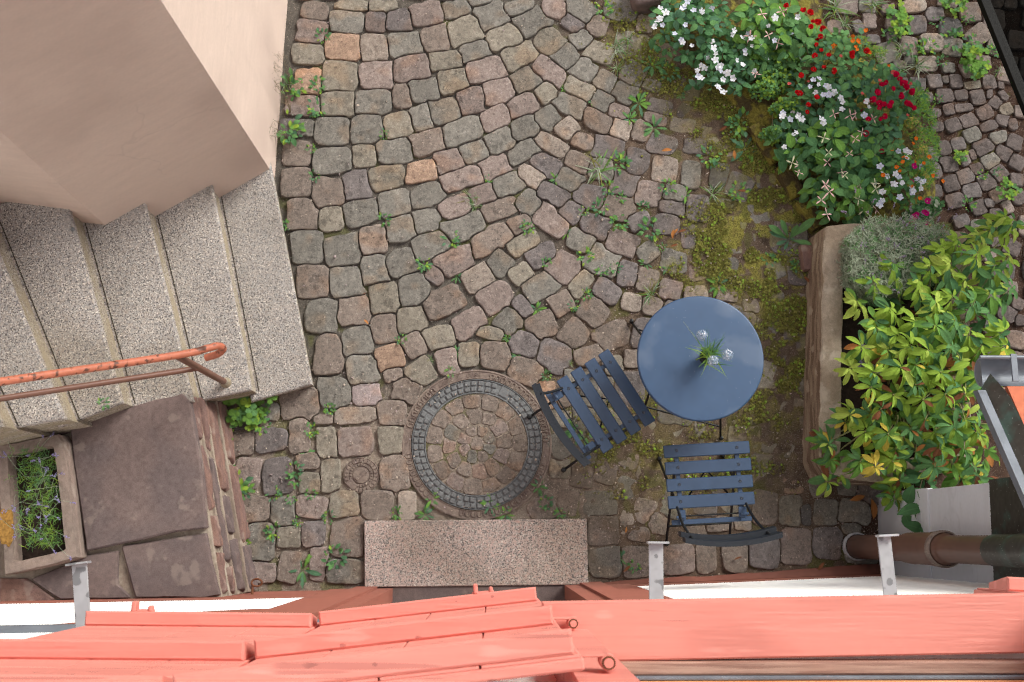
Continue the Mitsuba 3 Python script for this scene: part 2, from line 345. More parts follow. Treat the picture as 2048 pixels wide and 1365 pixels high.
mat('brown_iron_paint', plaster(C(112, 78, 66), C(90, 66, 58), 0.5), 0.45, spec=0.45)
def iron_col(p, n, uv):
    f = fbm(p.x * 30, p.y * 30, p.z * 30, octaves=4); d, _, w = voronoi(p.x * 150, p.y * 150)
    c = mix(mi.Color3f(*C(108, 94, 89)), mi.Color3f(*C(130, 116, 108)), smoothstep(0.3, 0.7, f)) * (0.75 + 0.5 * noise(p.x * 200, p.y * 200, p.z * 200))
    return mix(c, mi.Color3f(*C(160, 150, 140)), smoothstep(0.3, 0.15, d) * smoothstep(0.86, 0.9, w) * 0.6)
mat('cast_iron_brown', iron_col, 0.7, rough_bump, 0.002, spec=0.4)
mat('cast_iron_grey', lambda p, n, uv: mi.Color3f(*C(104, 106, 109)) * (0.6 + 0.5 * fbm(p.x * 40, p.y * 40, p.z * 40, octaves=3) + 0.4 * noise(p.x * 200, p.y * 200, p.z * 200)), 0.55, rough_bump, 0.002, spec=0.5)
mat('rusty_iron', lambda p, n, uv: mi.Color3f(*C(112, 70, 50)) * (0.5 + fbm(p.x * 80, p.y * 80, p.z * 80)), 0.85)
mat('roof_clay', lambda p, n, uv: mi.Color3f(*C(196, 112, 84)) * (0.8 + 0.4 * fbm(p.x * 30, p.y * 30, p.z * 30)), 0.85)
def soil_col(p, n, uv):
    f = noise(p.x * 160, p.y * 160, p.z * 160); g = fbm(p.x * 30, p.y * 30, p.z * 30, octaves=3); w = noise(p.x * 300, p.y * 300, p.z * 300)
    return mix(mi.Color3f(*C(52, 42, 38)) * (0.4 + 1.0 * g + 0.4 * (f - 0.5)), mi.Color3f(*C(170, 160, 150)), smoothstep(0.9, 0.94, w) * 0.7)
mat('dark_soil', soil_col, 0.95, lambda p, n, uv: fbm(p.x * 90, p.y * 90, p.z * 90), 0.012, spec=0.2)
def bed_col(p, n, uv):
    f = noise(p.x * 160, p.y * 160, p.z * 160); g = fbm(p.x * 22, p.y * 22, p.z * 22, octaves=3)
    c = mix(mi.Color3f(*C(88, 78, 56)), mi.Color3f(*C(134, 126, 62)), smoothstep(0.4, 0.62, g)) * (0.5 + 0.7 * f)
    return c
mat('mossy_earth', bed_col, 0.95, lambda p, n, uv: fbm(p.x * 90, p.y * 90, p.z * 90), 0.01, spec=0.1)
mat('orange_lichen', lambda p, n, uv: mi.Color3f(*C(156, 118, 62)) * (0.5 + fbm(p.x * 120, p.y * 120, p.z * 120)), 0.95, rough_bump, 0.006)
scene['tinted_glass'] = {'type': 'thindielectric', 'specular_transmittance': {'type': 'rgb', 'value': [0.06, 0.064, 0.062]}, 'specular_reflectance': {'type': 'rgb', 'value': [0.03, 0.03, 0.03]}}
scene['window_glass'] = {'type': 'thindielectric'}
LEAF_C = [C(84, 124, 84), C(104, 146, 94), C(92, 130, 102), C(146, 176, 74), C(176, 196, 96), C(218, 196, 90), C(180, 122, 74), C(136, 90, 66), C(162, 172, 152), C(146, 146, 80), C(124, 122, 68), C(112, 154, 76)]
def lf(i): return (i + 0.5) / len(LEAF_C)
def leaf_col(p, n, uv):
    c = sel(uv.x, LEAF_C)
    c = c * (0.72 + 0.42 * fbm(p.x * 13, p.y * 13, p.z * 13, octaves=2) + 0.22 * noise(p.x * 80, p.y * 80, p.z * 80))
    rib = smoothstep(0.07, 0.02, dr.abs(uv.y - 0.5))
    return mix(c, c * 1.25 + mi.Color3f(0.01, 0.014, 0.004), rib * 0.7)
scene['leaf'] = {'type': 'principledthin', 'base_color': mikit.proc(leaf_col), 'roughness': 0.42, 'eta': 1.4, 'diff_trans': 0.55, 'spec_trans': 0.0}
PETAL_C = [C(232, 234, 244), C(214, 218, 240), C(204, 34, 40), C(206, 24, 76), C(190, 30, 120), C(232, 190, 190), C(226, 120, 116), C(232, 124, 44), C(160, 150, 200), C(160, 178, 200), C(226, 222, 190)]
def pt(i): return (i + 0.5) / len(PETAL_C)
scene['petal'] = {'type': 'principledthin', 'base_color': mikit.proc(lambda p, n, uv: sel(uv.x, PETAL_C) * (0.85 + 0.25 * noise(p.x * 150, p.y * 150, p.z * 150))), 'roughness': 0.6, 'eta': 1.3, 'diff_trans': 0.5}
mat('green_twig', lambda p, n, uv: mi.Color3f(*C(150, 148, 104)) * (0.6 + 0.7 * noise(p.x * 90, p.y * 90, p.z * 90)), 0.7)
mat('twig_bark', lambda p, n, uv: mi.Color3f(*C(120, 108, 84)) * (0.6 + 0.7 * noise(p.x * 90, p.y * 90, p.z * 90)), 0.8)
mat('green_plastic', C(60, 150, 112), 0.4)
mat('black_pot', C(30, 32, 30), 0.5)

# ------------------------------------------------------------------ ground sheet
def ground_mesh():
    xs = np.r_[-60, -20, -8, np.arange(-3.2, 3.8, 0.022), 8, 20, 60]; ys = np.r_[-60, -20, -6, np.arange(-0.6, 3.7, 0.022), 8, 20, 60]
    X, Y = np.meshgrid(xs, ys); p = np.stack([X.ravel(), Y.ravel(), 0 * X.ravel()], 1)
    z = 0.016 * (meshkit.fbm(p * 22, 3, 3) - 0.55) + 0.010 * (meshkit.fbm(p * 3, 2, 9) - 0.5) + 0.004 + 0.009 * np.minimum(1, moss_field(p[:, 0], p[:, 1], np.exp) + dirt_field(p[:, 0], p[:, 1], np.exp))
    p[:, 2] = z; nx, ny = len(xs), len(ys); i = np.arange(nx * ny).reshape(ny, nx)
    q = np.stack([i[:-1, :-1].ravel(), i[:-1, 1:].ravel(), i[1:, 1:].ravel(), i[1:, :-1].ravel()], 1)
    return (p, q)
whole('courtyard', ground_mesh(), 'joint_grit', 'old cobbled courtyard with grit and moss in its joints', kind='structure', smooth=True)

# ------------------------------------------------------------------ cobbles: x, y, width, depth (mm), turn (degrees), tone
BIG = "-1046,3013,150,112,-10,b -1061,2879,173,138,-5,p -1071,2741,182,121,-3,y -1075,2572,147,162,-5,o -1094,2426,185,119,-2,p -1074,2287,92,98,0,g -1117,2139,149,147,-3,b -1115,1961,158,166,0,b -1074,1772,166,189,3,b -835,3052,194,70,-3,y -856,2939,188,134,-3,g -871,2785,197,154,-2,o -885,2605,191,178,-2,y -890,2433,195,150,-2,y -923,2268,189,164,-2,g -913,2094,207,147,3,g -926,1902,177,175,-5,b -912,1753,124,144,6,y -651,3049,159,81,6,y -688,2946,114,123,1,d -550,2958,149,129,6,d -689,2781,158,164,1,l -670,2607,196,173,3,p -691,2445,205,146,3,g -725,2280,174,165,4,g -736,2121,125,127,4,y -769,1944,144,182,9,d -736,1788,195,140,9,g -512,2804,187,144,6,g -335,2848,164,165,17,b -465,2656,221,158,6,p -392,3003,219,140,14,p -218,3032,165,108,11,g -162,2893,219,170,17,y -274,2705,197,116,9,y -526,2488,103,141,0,b -394,2526,171,141,11,g -228,2579,177,136,11,y -107,2771,179,127,17,g -14,2991,191,160,22,g -84,3092,131,65,17,g -37,2660,238,147,14,p 66,2852,215,148,20,y 150,2741,191,147,24,y 220,2961,203,158,27,g 141,3046,191,86,17,g 355,3043,160,119,-10,p 505,3033,203,139,-37,g 326,2830,167,157,-40,y 459,2947,121,96,-32,d 508,2845,121,105,22,g 604,2937,110,129,-21,b 417,2733,142,145,-47,g 611,2766,159,117,-21,y 323,2642,230,120,-35,p 175,2588,160,135,27,g 27,2519,188,140,16,p -129,2455,142,166,13,p -290,2396,176,145,13,g -416,2349,122,155,11,g -546,2307,150,155,11,y -370,2205,194,138,13,b -167,2273,230,154,18,g 13,2352,162,133,22,p 164,2431,163,129,22,p 307,2511,111,113,32,y 525,2649,146,145,-42,g 652,2582,139,120,-32,g 745,2525,148,120,-32,g 494,2538,183,99,-29,y 621,2466,109,109,-31,g 718,2404,108,83,-21,p 434,2439,192,114,-23,g 306,2354,141,126,37,g 423,2298,121,110,40,l 599,2341,181,109,-26,b 731,2290,117,114,-21,l 169,2291,173,133,23,g 33,2208,177,142,23,g -117,2146,161,132,19,g -257,2089,160,142,16,p -416,2032,183,116,13,o -603,1995,192,147,11,y -567,2153,188,143,6,g -551,1845,182,150,13,g -370,1891,182,146,16,g -174,1998,256,116,16,p 14,2065,175,126,21,p 169,2158,197,101,30,g 339,2195,201,92,-34,l 524,2217,146,93,-21,b 641,2182,194,134,-10,d 299,2077,180,117,-26,d 474,2094,136,117,-26,b 207,2010,161,100,-36,l 72,1954,180,125,26,g -63,1893,155,115,21,p -221,1816,183,130,19,p -377,1736,158,139,13,g -524,1692,157,139,11,g -162,1707,244,144,19,g 38,1818,193,109,21,b 202,1849,132,139,-41,g 342,1900,184,105,-26,d 434,1987,146,116,-31,g 549,1891,183,141,-15,d 744,1963,154,152,-15,d 707,1822,183,141,-10,b 326,1745,203,129,-39,p 442,1795,125,115,-31,d 571,1716,191,130,-15,d 149,1724,125,99,21,b -1039,1584,170,182,2,g -999,1388,174,175,0,b -945,1191,168,192,0,g -896,982,153,213,-2,b -866,770,175,168,-2,g -1048,709,197,168,3,b -912,626,105,56,5,b -743,647,206,88,5,l -686,766,143,122,8,q -839,1565,189,177,9,g -806,1384,183,170,5,g -759,1220,182,159,3,b -740,1053,172,157,8,g -708,897,171,151,6,g -566,964,153,133,15,o -670,1625,142,168,11,b -657,1453,151,171,11,g -596,1293,169,174,8,y -593,1125,145,149,10,b -449,1178,159,149,8,y -506,1503,165,152,16,g -347,1602,195,143,19,g -437,1347,165,170,13,g -321,1430,106,91,-35,d -208,1509,219,142,23,p -14,1638,221,143,23,b 168,1610,179,103,29,y 272,1551,169,117,31,d 34,1498,130,131,-41,g -84,1409,157,136,29,l -272,1280,212,150,23,b 11,1306,190,149,29,p 153,1438,120,111,36,y 262,1365,182,135,31,g 393,1480,162,156,-36,p 485,1381,165,86,50,y 610,1513,181,163,-31,g 488,1636,143,124,-26,g 727,1618,181,129,-15,p 752,1440,114,138,-10,d 631,1342,151,112,-31,d 768,1280,104,97,-10,l 157,1253,81,119,36,d -134,1156,188,139,31,p 87,1164,142,129,-38,g -21,1103,150,72,-20,y 270,1143,156,143,26,b 379,1273,124,120,31,b 549,1226,160,140,-36,b 444,1093,141,153,-39,b -297,1079,159,119,16,y -432,1030,107,133,31,b -249,941,116,137,15,p -133,984,112,128,0,y 21,975,173,147,-5,b 166,1042,150,129,-20,d 335,971,173,166,-20,d 180,890,182,137,-20,b -397,879,144,137,31,y -545,865,97,71,10,b -474,781,149,130,-15,b -545,655,147,139,5,b 655,1087,190,142,25,b 527,977,150,104,10,b 291,797,93,75,0,o 305,722,84,84,0,o 909,2570,110,69,-21,g 821,2100,124,148,-10,d 958,2209,166,112,-12,d 930,2365,128,75,-16,p 958,2433,135,90,-16,d 1090,2325,141,89,-10,y 1119,2421,116,96,-5,d 1157,2196,138,88,-5,d 1231,2285,71,68,0,d 973,2057,137,144,-5,l 1122,2025,105,158,-5,g 1285,2023,105,144,-5,k 874,1913,143,143,-10,p 819,1748,122,100,21,d 1011,1828,145,76,-10,d 1157,1829,124,149,0,d 1313,1817,95,129,0,g 977,1729,145,112,-5,d 1553,1998,109,100,0,g 1494,2267,96,55,-10,g 1449,2334,66,53,21,g 1246,2525,97,76,0,d 865,1568,116,101,36,g 1009,1513,141,127,-10,g 1095,1660,79,134,0,d 1217,1625,110,121,-5,b 1365,1626,73,114,0,g 1492,1630,57,118,0,d 1161,1462,133,96,16,p 985,1349,115,116,-15,p 1128,1324,125,96,0,l 1443,1441,107,132,0,l 1586,1468,93,95,20,g 1303,1325,112,71,-10,b 855,1406,115,132,-15,b 1572,1307,94,83,0,g 1527,1141,118,108,0,g 1432,1262,88,77,0,b 836,543,133,113,30,y 978,533,152,108,-10,y 723,443,158,149,-15,b 604,347,127,131,-15,b 479,326,120,126,-5,b 359,360,107,99,0,y 854,415,110,97,-15,y 838,326,123,90,-25,b 719,244,133,134,-25,g 573,176,175,125,0,g 402,183,102,129,-15,b 812,136,115,123,-20,b 886,69,109,111,0,b 715,75,75,121,-10,l 782,15,109,74,-10,b 592,28,160,147,0,b 599,-135,170,149,3,g 762,-131,136,156,3,b 990,-118,174,149,3,p 1136,-112,102,149,3,b 1084,42,116,81,0,b 1368,532,165,150,-5,y 1549,510,168,159,-3,y 1369,618,128,38,0,y 1535,612,128,38,0,b 1471,346,155,173,-3,y 1621,290,98,119,0,o 1469,153,141,171,-5,b 1597,134,116,158,-3,y 1681,116,50,108,0,k 1795,128,135,134,-5,g 1947,135,160,128,-5,g 1622,-50,159,181,-3,p 1446,-80,159,156,-3,d 1289,-99,128,162,-3,b 1786,-32,147,157,-5,d 1922,42,101,55,0,g 1208,67,141,77,0,b 1339,67,88,62,0,l -1348,610,160,81,3,k -1350,485,143,117,10,b -1191,514,164,125,5,d -1043,530,108,182,4,b -893,498,108,166,6,y -737,506,177,149,5,p -552,511,125,141,3,y -1307,337,149,154,-15,p -1150,318,162,180,8,d -994,398,124,84,5,b -978,282,111,108,5,y -867,322,97,171,3,y -528,330,148,184,8,b -1262,140,162,138,3,b -1115,132,119,142,3,g -965,156,152,114,-8,p -791,172,143,130,5,y -616,164,159,150,-3,b -456,164,92,146,0,l -1230,-32,150,198,0,g -1074,-1,126,105,3,y -948,11,115,136,0,d -770,-5,166,191,0,b -1204,-186,157,100,0,p -1072,-156,111,153,-10,b -915,-140,90,166,0,p -773,-179,185,119,0,g 2467,3076,153,80,11,l 2596,3028,101,90,1,d 2682,2945,127,105,1,k 2487,2959,101,109,1,d 2806,3042,116,112,1,b 2566,2848,124,105,1,l 2840,2894,137,112,40,b 2527,2714,112,86,1,l 2651,2690,74,61,1,g 2321,3056,75,62,1,d 1994,2942,86,80,1,p 2222,2864,75,55,1,d 2206,2981,75,87,1,p 2332,2883,58,62,1,d 2860,2729,86,74,1,b 2366,2706,69,55,1,g 2425,2737,57,49,1,g"
SMALL = "2386,2585,44,85,0,d 2463,2586,95,90,-5,d 2564,2605,91,89,6,d 2628,2617,40,49,0,k 2687,2606,74,91,0,p 2783,2585,104,51,6,y 2884,2604,86,91,4,p 2951,2584,40,49,0,p 2395,2516,68,41,-5,g 2505,2502,80,66,0,d 2614,2515,114,87,3,p 2712,2521,81,66,9,p 2807,2507,87,97,9,b 2881,2529,34,64,-10,p 2957,2517,50,71,16,b 2913,2478,72,80,-38,b 2723,2446,110,53,9,p 2633,2431,70,70,13,p 2541,2409,91,62,9,p 2842,2414,101,83,26,p 2744,2363,107,95,26,p 2969,2433,83,73,21,g 2941,2367,81,70,-16,b 2649,2335,103,84,21,p 2557,2323,81,61,16,p 2855,2331,111,61,19,p 2998,2344,59,75,21,p 2757,2277,104,90,23,g 2911,2263,108,77,19,g 2670,2221,87,82,16,d 2590,2195,72,93,11,p 2813,2202,125,91,25,p 3000,2233,93,97,-21,p 2931,2167,101,89,-30,p 2515,2159,83,85,9,g 2747,2156,42,67,16,p 2701,2130,64,87,16,d 2607,2099,106,98,9,p 2850,2121,110,85,28,g 3004,2112,92,92,-27,p 2517,2059,100,108,6,d 2764,2070,83,71,21,p 2693,2025,113,86,20,d 2892,2046,100,88,35,b 2990,2007,84,81,-5,p 2612,1984,97,103,16,p 2820,1995,107,103,16,p 2729,1940,110,85,11,d 2628,1880,116,92,18,p 2759,1841,94,89,20,p 2819,1866,58,55,0,d 2994,1902,66,89,-10,p 2852,1807,77,60,0,p 2527,1939,62,80,0,d 2842,1645,76,68,10,p 2930,1606,99,94,-26,p 2754,1740,106,62,0,g 2653,1761,95,79,15,d 2871,1222,111,92,-32,p 2933,1283,75,73,-21,p 2938,1187,63,64,0,p"
FILL_BIG = "1359,1159,161,171,-26,d -723,3670,154,181,-5,b 808,2813,188,177,-1,y -846,3487,155,186,0,g 931,914,189,162,-7,y 502,608,158,175,-3,g -907,3180,198,189,-2,d 502,3793,170,161,-3,y -1091,3793,154,157,0,d 1114,975,151,147,-29,b 1543,853,198,174,-6,y 747,792,154,190,0,d 992,179,152,167,-22,g 73,3609,195,171,-10,d 1298,853,153,141,0,d 318,3548,195,153,-3,b 1666,1649,199,185,-5,d 808,3732,192,146,-9,d 134,3303,173,186,-8,b -111,3364,182,150,-5,b 1114,2568,149,174,-2,d 1176,302,180,164,-6,d -417,3609,193,169,-6,y -1091,3303,150,163,-1,d 134,3793,152,148,-2,y 808,3303,193,161,-6,y 1482,1772,157,152,-1,g -478,3180,187,149,-8,y 624,3609,150,187,-9,y -172,3793,199,174,-4,b 563,792,159,182,-10,g 747,3487,158,142,-23,b 1666,1894,153,188,-28,y -907,3793,201,182,0,b 379,3303,189,174,1,y -478,3425,178,146,-9,y 1176,730,151,156,18,d 747,3058,189,175,-9,g -233,3242,186,148,-29,d -539,3793,175,161,-1,b 624,3364,162,152,-6,y 1727,1465,152,153,1,d -356,3793,153,153,0,d -111,3609,167,150,-10,d 1176,1159,150,146,-6,b -1091,3487,195,192,-8,d 1482,2139,161,144,-7,y -723,3303,159,158,20,y 686,608,159,155,-6,y 318,3793,164,164,-9,b 992,2752,175,149,-4,b 1666,669,176,145,-19,y 869,1098,196,173,-4,d 1666,1098,161,140,-27,d 992,363,155,150,-1,g 1176,547,156,145,-10,y 992,669,180,140,-3,g 1298,2384,157,147,-1,d -662,3487,164,144,-1,y -294,3425,175,142,-6,b 1972,-66,161,144,-5,g 563,3180,128,120,-8,b 367,485,125,133,24,g 1396,730,123,144,-30,g 1690,1269,120,120,-4,b 2033,240,128,113,-25,d 1396,975,132,144,-29,g 906,3523,120,120,22,d 465,3474,120,130,-10,g 661,3817,126,148,-4,b 1298,2200,123,135,15,y 612,2053,128,124,-8,g 269,142,143,127,25,b 1396,1955,138,146,-26,d 1004,1220,145,125,-21,d 1298,1465,137,146,-7,g 808,2641,133,140,-25,g 1298,191,124,145,-31,y -735,3830,101,99,-7,b 0,3793,93,94,-6,b -74,3242,102,86,-10,d -625,3168,99,110,0,g -956,3646,98,114,-6,g 73,3168,116,89,-7,b -1103,3131,100,91,-7,b 882,1257,103,102,-8,b 1286,1037,101,109,-7,b -1213,669,109,92,-5,g 73,3462,117,85,-8,b 1690,816,95,96,-11,y -1066,3646,108,95,0,b -956,3352,104,97,16,y 808,3609,106,85,-27,y 404,3168,108,91,1,d 1029,1919,118,92,-11,g 1911,265,98,88,-5,g 1764,265,112,88,26,g 845,3866,114,94,19,d -588,3609,96,95,15,d 441,853,91,98,0,g 882,2948,94,103,-9,b -258,3572,110,115,-9,g 367,632,107,85,-11,y 1580,1000,92,100,-9,d 294,3168,104,87,-20,y 661,926,108,89,20,y -1176,2286,99,108,-7,d -294,3131,112,88,-2,d 845,2286,99,115,-27,b -552,3315,108,86,-27,g 1139,155,119,89,-5,d 1323,412,104,86,-27,d 477,3646,94,110,-7,y 771,963,103,96,1,b 404,743,104,87,19,b 514,449,121,110,-29,d 183,3462,90,96,17,g"
FILL_SMALL = "2556,3481,119,105,-6,g 2075,3656,135,106,-12,p 3169,3831,124,121,-14,p 3475,1206,121,102,-4,p 3212,987,136,107,-8,p 1987,3525,118,103,-16,p 3431,2825,140,123,-11,p 2600,3350,109,134,-15,d 3300,1119,128,122,-6,d 2119,3831,109,128,-9,p 2250,3787,109,132,-9,g 3344,2300,107,102,-12,g 3125,2125,119,137,-4,d 3037,1337,111,123,-8,d 2294,3481,117,136,-7,p 3081,3262,124,129,-4,g 3125,1906,133,107,-8,d 3431,1862,138,122,-9,d 3475,2956,136,134,-7,g 2862,1469,143,101,-8,d 3037,1731,124,132,-9,p 3562,2606,112,112,17,g 3300,1600,126,128,-4,g 2775,1031,137,120,-6,d 3256,1337,131,107,-10,p 3169,3000,120,124,-11,g 2381,3350,125,112,-11,p 2075,3219,132,104,-7,g 2994,3481,126,135,-6,p 3081,2869,127,120,-6,p 2119,3481,107,115,-14,d 3431,1075,130,114,-7,g 3300,3262,121,104,-5,p 3256,2125,120,114,-9,d 2950,3131,134,127,-10,p 2906,3744,107,112,-6,g 3125,2694,112,135,-9,d 3125,1600,114,103,-14,p 3475,1337,142,130,-12,p 3256,1469,137,130,-5,p 3169,1162,128,129,-7,p 2250,3612,130,117,-7,p 3037,1119,130,103,16,p 3519,1687,134,128,-6,d 2906,1075,118,105,-6,p 3256,2694,141,111,-10,p 3125,3569,117,121,-16,g 2862,3437,117,129,-9,g 2381,3700,113,109,-14,p 3300,3481,112,106,-10,g 2075,3087,142,133,-7,p 2950,3000,135,130,-4,p 2031,3350,136,106,-11,g 3256,1731,111,126,-15,g 3300,3656,117,110,-8,g 3300,3131,115,125,-9,p 2644,3656,132,114,-10,d 2775,3612,109,111,-11,p 2906,3262,135,108,16,d 3431,3612,141,126,-14,p 3169,3131,118,129,-13,g 3256,2475,142,120,-8,g 2600,3787,142,115,-11,g 2425,3175,107,111,-12,g 3475,2475,135,134,-7,g 3519,2125,129,124,-6,p 3125,2519,136,111,-15,p 2469,3831,141,132,-15,g 3519,3437,139,132,-13,g 2294,2781,140,135,15,g 2731,3306,130,103,-5,d 3562,1469,109,124,-14,p 2687,3131,127,127,-15,p 2206,3087,112,118,-15,g 3431,3262,133,118,-7,g 2731,3481,116,118,-9,g 2294,3219,130,114,-13,p 3037,987,109,110,-16,g 3169,3437,112,121,-13,d 2994,3612,142,114,-13,d 3431,1994,113,122,-5,d 3300,3000,128,127,-11,p 2512,3656,117,106,-5,d 3475,2256,132,103,17,d 3475,3787,121,123,-14,g 3300,1906,135,104,-14,p 3125,3700,127,102,-9,p 3037,1469,115,129,-11,d 2687,2825,122,126,-12,g 3431,2694,125,126,-15,p 2556,3219,116,112,-13,p 1987,3787,132,119,-11,d 3169,2344,110,134,-9,p 2906,1731,110,107,25,g 3431,1512,125,130,-10,p 2950,2825,121,119,-13,g 2206,3350,128,126,-14,d 3256,2825,109,116,-8,d 3519,3131,131,102,-8,d 2775,3831,139,102,-5,p 3562,1906,113,108,21,d 3562,2737,108,116,21,g 3387,1731,108,127,-16,g 2425,3481,127,110,-6,p 3344,3831,132,131,-10,p 2775,1337,123,119,-10,g 3387,2125,119,109,20,g 2425,2825,113,128,-4,p 2994,2650,126,102,-8,p 3037,3831,115,122,-4,p 2355,2965,111,89,-15,p 3545,935,88,85,-7,p 3265,2580,110,92,-5,d 3405,970,89,101,-7,g 3195,3315,90,109,-9,g 2390,3595,89,84,-8,p 2810,3175,91,84,-11,p 3405,2580,95,86,21,d 2775,1145,97,88,-12,g 2495,3350,88,110,-14,g 3405,3140,93,107,-10,g 3300,2020,100,92,14,d 2775,2685,108,100,19,p 3160,1775,95,96,-13,p 3545,1040,104,103,-15,g 3405,3455,86,92,-14,g 3545,3245,87,85,-8,p 2880,1915,95,83,24,p 3055,2422,83,75,-9,p 3554,3577,74,62,-6,p 3134,1320,71,71,-16,p 3370,1399,79,67,-7,p 2924,3866,85,73,-7,d 2766,3735,74,75,-5,p 2189,3236,70,68,-10,d 2898,1372,85,81,-5,p 2924,1845,65,81,19,p 3081,2002,80,64,-12,p 3554,1792,81,67,-6,g 3291,3367,72,76,-13,p 3318,1215,70,73,-7,p 3108,2239,70,63,-7,p 3239,2239,76,80,-11,g 3029,2738,69,63,-13,p 3370,3367,82,64,-10,p 3449,2370,69,77,-8,p 2346,3814,71,81,-4,p 3134,1399,65,70,20,d 3055,3105,78,76,-10,p 2793,1556,81,63,16,p 2976,3367,69,64,-12,p 1953,3656,72,77,-11,d 2871,3551,84,62,-15,p 2793,2790,73,62,-15,p 3003,3735,81,64,-12,d 3029,1215,78,79,-6,g 3554,2370,80,73,23,g 3318,979,69,80,-14,g 3554,1582,69,70,-11,p 3213,2002,72,75,15,g 2766,1241,73,63,18,g 3554,3682,68,67,-6,p 3554,2842,68,68,-5,g 3554,2002,77,72,15,p 2898,979,81,62,-11,p 3265,2370,64,69,18,p 3029,1582,70,75,-9,p 2871,3630,66,69,-12,p 3370,2396,78,61,-8,d 2136,2947,65,82,22,d 3055,3367,68,61,-12,p 3318,2212,86,65,-16,p"
def stones(text):
    out = []
    for q in text.split():
        *n, c = q.split(','); x, y, w, h, a = map(float, n); out.append([x / 1000, y / 1000, w / 1000, h / 1000, math.radians(a), TONES.index(c)])
    return out
rng = np.random.default_rng(11)
def outline(s, n, infl, small):
    th = np.arange(n) * 2 * math.pi / n
    a, b = s[2] / 2 * infl, s[3] / 2 * infl
    p = rng.uniform(4.5, 9.0)
    ph = rng.uniform(0, 6.28, 6)
    r = (np.abs(np.cos(th) / a) ** p + np.abs(np.sin(th) / b) ** p) ** (-1 / p)
    r *= 1 + 0.02 * np.sin(2 * th + ph[0]) + 0.022 * np.sin(3 * th + ph[1]) + 0.016 * np.sin(5 * th + ph[2]) + 0.012 * np.sin(8 * th + ph[3]) + rng.normal(0, 0.008, n)
    for _ in range(2):
        if rng.random() < 0.45: r *= 1 - rng.uniform(0.05, 0.15) * np.exp(-(((th - rng.uniform(0, 6.28) + math.pi) % (2 * math.pi) - math.pi) / 0.3) ** 2)
    x, y = r * np.cos(th) , r * np.sin(th)
    k = rng.uniform(-0.08, 0.08, 2); x, y = x * (1 + k[0] * y / b), y * (1 + k[1] * x / a)
    c, sn = math.cos(s[4]), math.sin(s[4])
    return np.stack([s[0] + c * x - sn * y, s[1] + sn * x + c * y], 1)
def settle(S, n, infl, small=False):
    """Outlines of all stones, pushed clear of one another."""
    out = [outline(s, n, infl, small) for s in S]; cen = np.array([s[:2] for s in S])
    for _ in range(2):
        for i in range(len(S)):
            for j in np.nonzero(np.hypot(*(cen - cen[i]).T) < 0.42)[0]:
                if i == j: continue
                pj = Polygon(out[j]).buffer(0.004 if not small else 0.003)
                if not pj.intersects(Polygon(out[i])): continue
                for _k in range(7):
                    ins = shapely.contains_xy(pj, out[i][:, 0], out[i][:, 1])
                    if not ins.any(): break
                    out[i][ins] += (cen[i] - out[i][ins]) * 0.035
    return out
def cobble(P, c, hgt, seed, round_=1.0):
    n = len(P); d = P - c; v = []
    for k, z in ((0.985, -0.035), (1.0, 0.50 * hgt), (0.990, 0.80 * hgt), (0.958, 0.955 * hgt), (0.84, 1.0 * hgt), (0.42, 1.01 * hgt)):
        kk = 1 - (1 - k) * round_
        v.append(np.c_[c + d * kk, np.full(n, z)])
    v.append(np.array([[c[0], c[1], 1.01 * hgt]])); v = np.vstack(v)
    up = v[:, 2] > 0.5 * hgt
    q = np.c_[v[:, :2], np.full(len(v), seed * 0.37)]
    tilt = (np.random.default_rng(seed).normal(0, 0.022, 2))
    v[:, 2] += np.where(up, 0.013 * (meshkit.fbm(q * 26, 3, seed % 7) - 0.5) + (v[:, :2] - c) @ tilt, 0)
    v[:, :2] += 0.006 * np.stack([meshkit.noise(q * 45, 1) - 0.5, meshkit.noise(q * 45, 2) - 0.5], 1) * up[:, None]
    f = []
    for r in range(5):
        for i in range(n):
            j = (i + 1) % n; f += [[r * n + i, r * n + j, (r + 1) * n + j], [r * n + i, (r + 1) * n + j, (r + 1) * n + i]]
    f += [[5 * n + i, 5 * n + (i + 1) % n, 6 * n] for i in range(n)]
    return v, np.array(f)
def tone_uv(v, tone, r): return np.tile([(tone + 0.5) / len(TONES), r], (len(v), 1))
def lay(S, first, infl, n, hgt, parent, small=False):
    outs = settle(S, n, infl, small); rest = []
    for i, (s, P) in enumerate(zip(S, outs)):
        dz = float(np.clip(1 - 0.55 * min(1, moss_field(s[0], s[1], math.exp) + 0.6 * dirt_field(s[0], s[1], math.exp)), 0.35, 1))
        h = hgt * dz * rng.uniform(0.82, 1.15)
        v, f = cobble(P, np.mean(P, 0), h, i + (5000 if small else 0), 0.8 if small else 1.0)
        m = (v, f, tone_uv(v, s[5], rng.random()))
        if i < first: obj('cobble', m, 'cobble_stone', parent, smooth=True)
        else: rest.append(m)
    if rest: obj('cobble', cat(rest), 'cobble_stone', parent, smooth=True, kind='stuff', label='further cobbles under the furniture and beyond the edges')
B = stones(BIG); lay(B + stones(FILL_BIG), len(B), 1.09, 24, 0.024, 'courtyard')
whole('sett_paving', prism([(2.05, 0.75), (3.75, 0.75), (3.75, 4.0), (1.95, 4.0)], -0.03, -0.012), 'dark_soil', 'paving of small reddish setts with dark joints beyond the flower bed', kind='structure')
SM = [s[:5] + [TONES.index({'p': 'm', 'b': 'm', 'g': 'g', 'd': 'd', 'l': 'p'}.get(TONES[s[5]], TONES[s[5]]))] for s in stones(SMALL)]; lay(SM + stones(FILL_SMALL), len(SM), 0.985, 16, 0.020, 'sett_paving', True)

